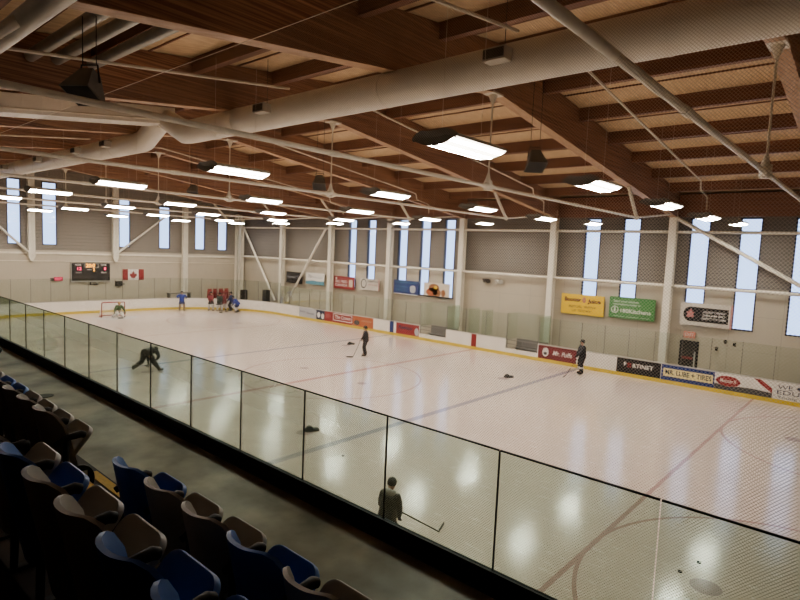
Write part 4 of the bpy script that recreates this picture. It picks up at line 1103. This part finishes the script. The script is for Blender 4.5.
        # glove: palm, four fingers and a thumb
        dr_ = (hand-el).normalized(); side = dr_.cross(V((0, 0, 1))); side = side.normalized() if side.length > 1e-4 else V((0, 1, 0)); dn = dr_.cross(side)
        gn_ = [(hand - dr_*0.06, 0.055), (hand + dr_*0.02, 0.05), (hand + dr_*0.06, 0.045)]; ge = [(0, 1), (1, 2)]
        for fi, (o_, ln) in enumerate(((-0.036, 0.062), (-0.012, 0.075), (0.012, 0.072), (0.036, 0.055))):
            b = len(gn_); base = hand + dr_*0.085 + side*o_
            gn_ += [(base, 0.014), (base + dr_*ln*0.6 + dn*0.012*q, 0.013), (base + dr_*ln*0.75 + dn*0.05*q, 0.012)]
            ge += [(2, b), (b, b+1), (b+1, b+2)]
        b = len(gn_); gn_ += [(hand + dr_*0.01 + side*0.055*q, 0.016), (hand + dr_*0.07 + side*0.075*q + dn*0.03*q, 0.014)]; ge += [(1, b), (b, b+1)]
        skin_mesh('glove', gn_, ge, gloves or M['black'], t)
    # headgear
    if helmet is not None:
        R4 = Matrix((hf, V((0, 1, 0)), hup)).transposed()
        hm = MB(); hm.ball((-0.008, 0, -0.01), (0.132, 0.118, 0.132), 18, 11, zmin=-0.55)
        hm.box((0.115, 0, -0.005), (0.05, 0.13, 0.02), None, 0.006)
        hm.v = [tuple(R4 @ V((p[0], p[1], p[2] + (0.06 if p[0] > 0.04 and p[2] < -0.03 else 0.0))) + h2 - hup*0.005 - hf*0.008) for p in hm.v]
        ho = hm.build('helmet', helmet, t, smooth=True)
        cg = MB()
        for k in range(5):
            a = (k-2)*0.35
            cg.tube([R4 @ V((0.12*math.cos(a), 0.115*math.sin(a), 0.0)) + h2, R4 @ V((0.14*math.cos(a), 0.125*math.sin(a), -0.09)) + h2, R4 @ V((0.11*math.cos(a), 0.09*math.sin(a), -0.17)) + h2], 0.004, 5)
        cg.build('face_cage', M['blackmetal'], ho)
    else:
        R4 = Matrix((hf, V((0, 1, 0)), hup)).transposed()
        hm = MB(); hm.ball((0, 0, 0), (0.122, 0.108, 0.120), 18, 11, zmin=-0.6); hm.v = [tuple(R4 @ V((p[0], p[1], p[2] + (0.06 if p[0] > 0.03 and p[2] < -0.02 else 0.0))) + h2 - hf*0.018) for p in hm.v]
        hm.build('knit_hat', M['darkgrey'], t, smooth=True)
    if hood is not None:
        hn = [(nb + V((0.04, 0.11, 0.03)), 0.055), (nb + V((-0.07, 0.10, 0.04)), 0.075), (nb + V((-0.13, 0, 0.02)), 0.10), (nb + V((-0.07, -0.10, 0.04)), 0.075), (nb + V((0.04, -0.11, 0.03)), 0.055)]
        skin_mesh('hood', hn, [(0,1), (1,2), (2,3), (3,4)], hood, t, root=2)
    return t
def stick(label, p_top, p_heel, p_toe):
    a, b, c = V(p_top), V(p_heel), V(p_toe)
    t = thing('hockey_stick', label, 'hockey stick', (b.x, b.y, 0))
    mb = MB(); mb.tube([a, b + V((0, 0, 0.03))], 0.014, 8); mb.build('shaft', M['blackmetal'], t, world=True)
    d = (c-b); d.z = 0; L_ = d.length; d.normalize(); R = Matrix.Rotation(math.atan2(d.y, d.x), 3, 'Z')
    MB().box((b + d*L_/2) + V((0, 0, 0.045)), (L_, 0.012, 0.075), R, 0.005).build('blade', M['darkgrey'], t, world=True)
    MB().tube([a, a + (b-a).normalized()*0.2], 0.017, 8).build('grip_tape', M['white'], t, world=True)
def at(pos, face, p):     # local person point -> world
    c, s = math.cos(face), math.sin(face); return (pos[0]+c*p[0]-s*p[1], pos[1]+s*p[0]+c*p[1], p[2])

K = dict(black=cmat('black cloth', (0.025, 0.025, 0.03)), dark=cmat('charcoal cloth', (0.035, 0.033, 0.032)), navy=cmat('navy cloth', (0.025, 0.035, 0.13)), blue=cmat('blue cloth', (0.04, 0.07, 0.32)),
         green=cmat('green cloth', (0.07, 0.13, 0.06)), dgreen=cmat('dark green cloth', (0.03, 0.055, 0.045)), maroon=cmat('maroon cloth', (0.25, 0.05, 0.06)), tan=cmat('tan cloth', (0.35, 0.27, 0.19)), grey=cmat('grey hood cloth', (0.36, 0.34, 0.32)), white=cmat('white sock', (0.6, 0.58, 0.55)), olive=cmat('olive cloth', (0.07, 0.075, 0.045)))
F = math.radians
# A: coach standing beyond the centre circle
pA = (-2.72, 18.12); fA = F(226)
person('person in black jacket and helmet standing near centre ice with a stick', pA, fA, jersey=K['black'], pants=K['black'], helmet=M['black'], hip=1.05, hands=((0.30, 0.10, 1.06), (0.34, -0.10, 0.84)), feet=((0.03, 0.22), (-0.03, -0.20)), lean=4, scale=0.97)
stick('hockey stick held by the person in black near centre ice', at(pA, fA, (0.27, 0.12, 1.08)), (-2.75, 17.1, 0.0), (-3.0, 16.8, 0.0))
# B: dark player at the blue line by the boards
pB = (8.39, 24.33); fB = F(232)
person('player in black jersey and helmet standing by far boards at the blue line', pB, fB, jersey=K['black'], pants=K['black'], socks=K['black'], band=K['white'], helmet=M['black'], hip=1.06, hands=((0.32, 0.12, 1.04), (0.36, -0.1, 0.86)), feet=((0.04, 0.14), (-0.04, -0.14)), lean=3, scale=1.02)
stick('hockey stick held by the player at the far blue line', at(pB, fB, (0.28, 0.12, 1.05)), (8.1, 22.9, 0), (8.13, 22.55, 0))
# C: near person seen from behind over the guard rail
pC = (13.62, 2.35); fC = F(100)
person('person in dark jacket with grey hood, seen from behind close to the glass guard', pC, fC, jersey=K['dark'], pants=K['black'], hood=K['grey'], hands=((0.30, 0.14, 1.0), (0.32, -0.16, 0.78)), feet=((0.05, 0.2), (-0.05, -0.2)), lean=12, scale=0.93, head_drop=4)
stick('hockey stick held by the hooded person near the glass guard', at(pC, fC, (0.25, 0.14, 1.05)), (13.75, 4.05, 0), (13.60, 4.45, 0))
# D: bent-over skater in the left foreground
pD = (-6.45, 6.35); fD = F(125)
person('skater in black bending right over with legs spread, seen through the glass', pD, fD, hip=0.86, lean=88, head_drop=40, jersey=K['dark'], pants=K['black'], helmet=M['black'], feet=((-0.12, 0.58), (0.02, -0.60)), hands=((0.42, 0.16, 0.22), (0.55, -0.2, 0.45)), feetdir=(0.5, -0.4), scale=1.08)
stick('hockey stick held by the bending skater', at(pD, fD, (0.5, -0.15, 0.55)), at(pD, fD, (0.75, 0.35, 0)), at(pD, fD, (0.85, 0.6, 0)))
# E: goalie
pE = (-26.7, 13.15); fE = F(-10)
person('goalie in green jersey crouching in front of the net', pE, fE, hip=0.66, lean=48, head_drop=-25, jersey=K['green'], pants=K['tan'], socks=M['white'], helmet=cmat('mask orange', (0.55, 0.35, 0.12)), feet=((0.05, 0.38), (0.05, -0.38)), hands=((0.5, 0.42, 0.5), (0.5, -0.4, 0.42)), feetdir=(0.5, -0.5), goalie=True)
stick('goalie stick held across the ice in front of the goal', at(pE, fE, (0.5, -0.36, 0.6)), at(pE, fE, (0.75, -0.15, 0)), at(pE, fE, (0.8, 0.2, 0)))
# F: blue player alone at the end boards
pF = (-28.6, 19.68)
person('player in blue jersey standing alone against the end boards', pF, F(-20), jersey=K['blue'], pants=K['navy'], socks=K['tan'], helmet=M['black'], hands=((0.1, 0.36, 1.25), (0.1, -0.36, 1.25)), feet=((0, 0.2), (0, -0.2)), lean=2)
# G: group in the far corner
grp = [((-27.5, 22.05), K['maroon'], K['black'], K['white'], 'player in maroon jersey, leftmost of the group in the far corner', -40, 6),
       ((-26.6, 22.4), K['dgreen'], K['black'], K['white'], 'player in dark green jersey, second from left in the corner group', -20, 14),
       ((-27.35, 23.35), K['maroon'], K['maroon'], K['white'], 'player in maroon jersey in the middle of the corner group', -50, 10),
       ((-26.7, 23.75), K['navy'], K['black'], K['black'], 'player in navy jersey, second from right in the corner group', -120, 6),
       ((-25.2, 23.5), K['blue'], K['navy'], K['white'], 'player in bright blue jersey bending, rightmost of the corner group', -130, 40)]
for i, (p, jc, pc, sc_, lb, fa, ln) in enumerate(grp):
    person(lb, p, F(fa), jersey=jc, pants=pc, socks=sc_, helmet=M['black'] if i != 2 else cmat('maroon helmet', (0.3, 0.05, 0.06)), lean=ln, hip=0.98 if ln < 30 else 0.85, hands=((0.42, 0.14, 0.92), (0.48, -0.1, 0.72)), feet=((0.05, 0.2), (-0.05, -0.2)))
    if i in (1, 3, 4):
        stick('hockey stick of the player %s in the corner group' % ['', 'in dark green', '', 'in navy', 'in bright blue'][i], at(p, F(fa), (0.36, 0.12, 1.0)), at(p, F(fa), (1.0, -0.2, 0)), at(p, F(fa), (1.15, 0.08, 0)))

# ------------------------------------------------------------------ pucks and markers on the ice
def puck(x, y, label):
    mb = MB(); mb.tube([(x, y, 0.0), (x, y, 0.025)], 0.045, 16); tag(mb.build('puck', M['black']), label, 'puck')
puck(8.67, 5.71, 'black puck alone on the ice behind the glass, right of the hooded person')
puck(18.36, 6.46, 'black puck at lower right on the ice, left of the faceoff dot')
puck(18.56, 7.16, 'black puck at lower right on the ice, above the faceoff dot')
puck(-24.6, 19.4, 'tiny black puck on the ice near the far corner group')
def marker(x, y, label):
    t = thing('training_marker', label, 'marker', (x, y, 0), 0.4, group='black markers on faceoff dots')
    mb = MB(); mb.tube([(0, 0, 0), (0, 0, 0.03), (0, 0, 0.12), (0, 0, 0.17)], [0.19, 0.19, 0.12, 0.07], 16); mb.build('dome', M['black'], t, smooth=True)
    mb = MB(); mb.tube([(0.2, 0.12, 0.0), (0.2, 0.12, 0.06), (0.2, 0.12, 0.11)], [0.13, 0.13, 0.06], 14); mb.build('side_lump', M['darkgrey'], t, smooth=True)
marker(-6.3, 20.2, 'black marker on the faceoff dot left of the standing coach')
marker(6.05, 6.5, 'black marker seen through the glass guard in mid picture')
marker(6.1, 20.1, 'black marker on the far faceoff dot left of the boards player')

# ------------------------------------------------------------------ safety net (real twine: flat strands in two diagonal families)
NY, NZ0, NZ1, NX0, NX1 = -0.28, 2.42, 10.15, -30.0, 27.3
nb_ = MB(); hw = 0.0017; step = 0.035
Hn = NZ1-NZ0
x0 = NX0-Hn
vs = []; fs = []
k = 0
while x0 < NX1:
    for sgn in (1, -1):
        # strand from (xa,z0) to (xb,z1)
        if sgn > 0: xa, xb = x0, x0+Hn
        else: xa, xb = x0+Hn, x0
        za, zb = NZ0, NZ1
        def clip(xa, za, xb, zb):
            d = (zb-za)/(xb-xa)
            if xa < NX0: za += (NX0-xa)*d; xa = NX0
            if xa > NX1: za += (NX1-xa)*d; xa = NX1
            if xb < NX0: zb += (NX0-xb)*d; xb = NX0
            if xb > NX1: zb += (NX1-xb)*d; xb = NX1
            return xa, za, xb, zb
        xa, za, xb, zb = clip(xa, za, xb, zb)
        if abs(xa-xb) > 0.05:
            n = len(vs); q = hw*1.4142; yy = NY + 0.0008*sgn
            vs += [(xa, yy, za-q), (xb, yy, zb-q), (xb, yy, zb+q), (xa, yy, za+q)]; fs.append((n, n+1, n+2, n+3))
    x0 += step
nb_.add(vs, fs)
tag(nb_.build('safety_net', M['net']), 'fine diamond mesh safety net hanging above the glass guard', 'net', kind='stuff')
mb = MB(); mb.tube([(NX0, NY, NZ1+0.02), (NX1, NY, NZ1+0.02)], 0.007, 6)
tag(mb.build('net_cable', M['steel']), 'thin steel cable carrying the top of the safety net', 'cable')
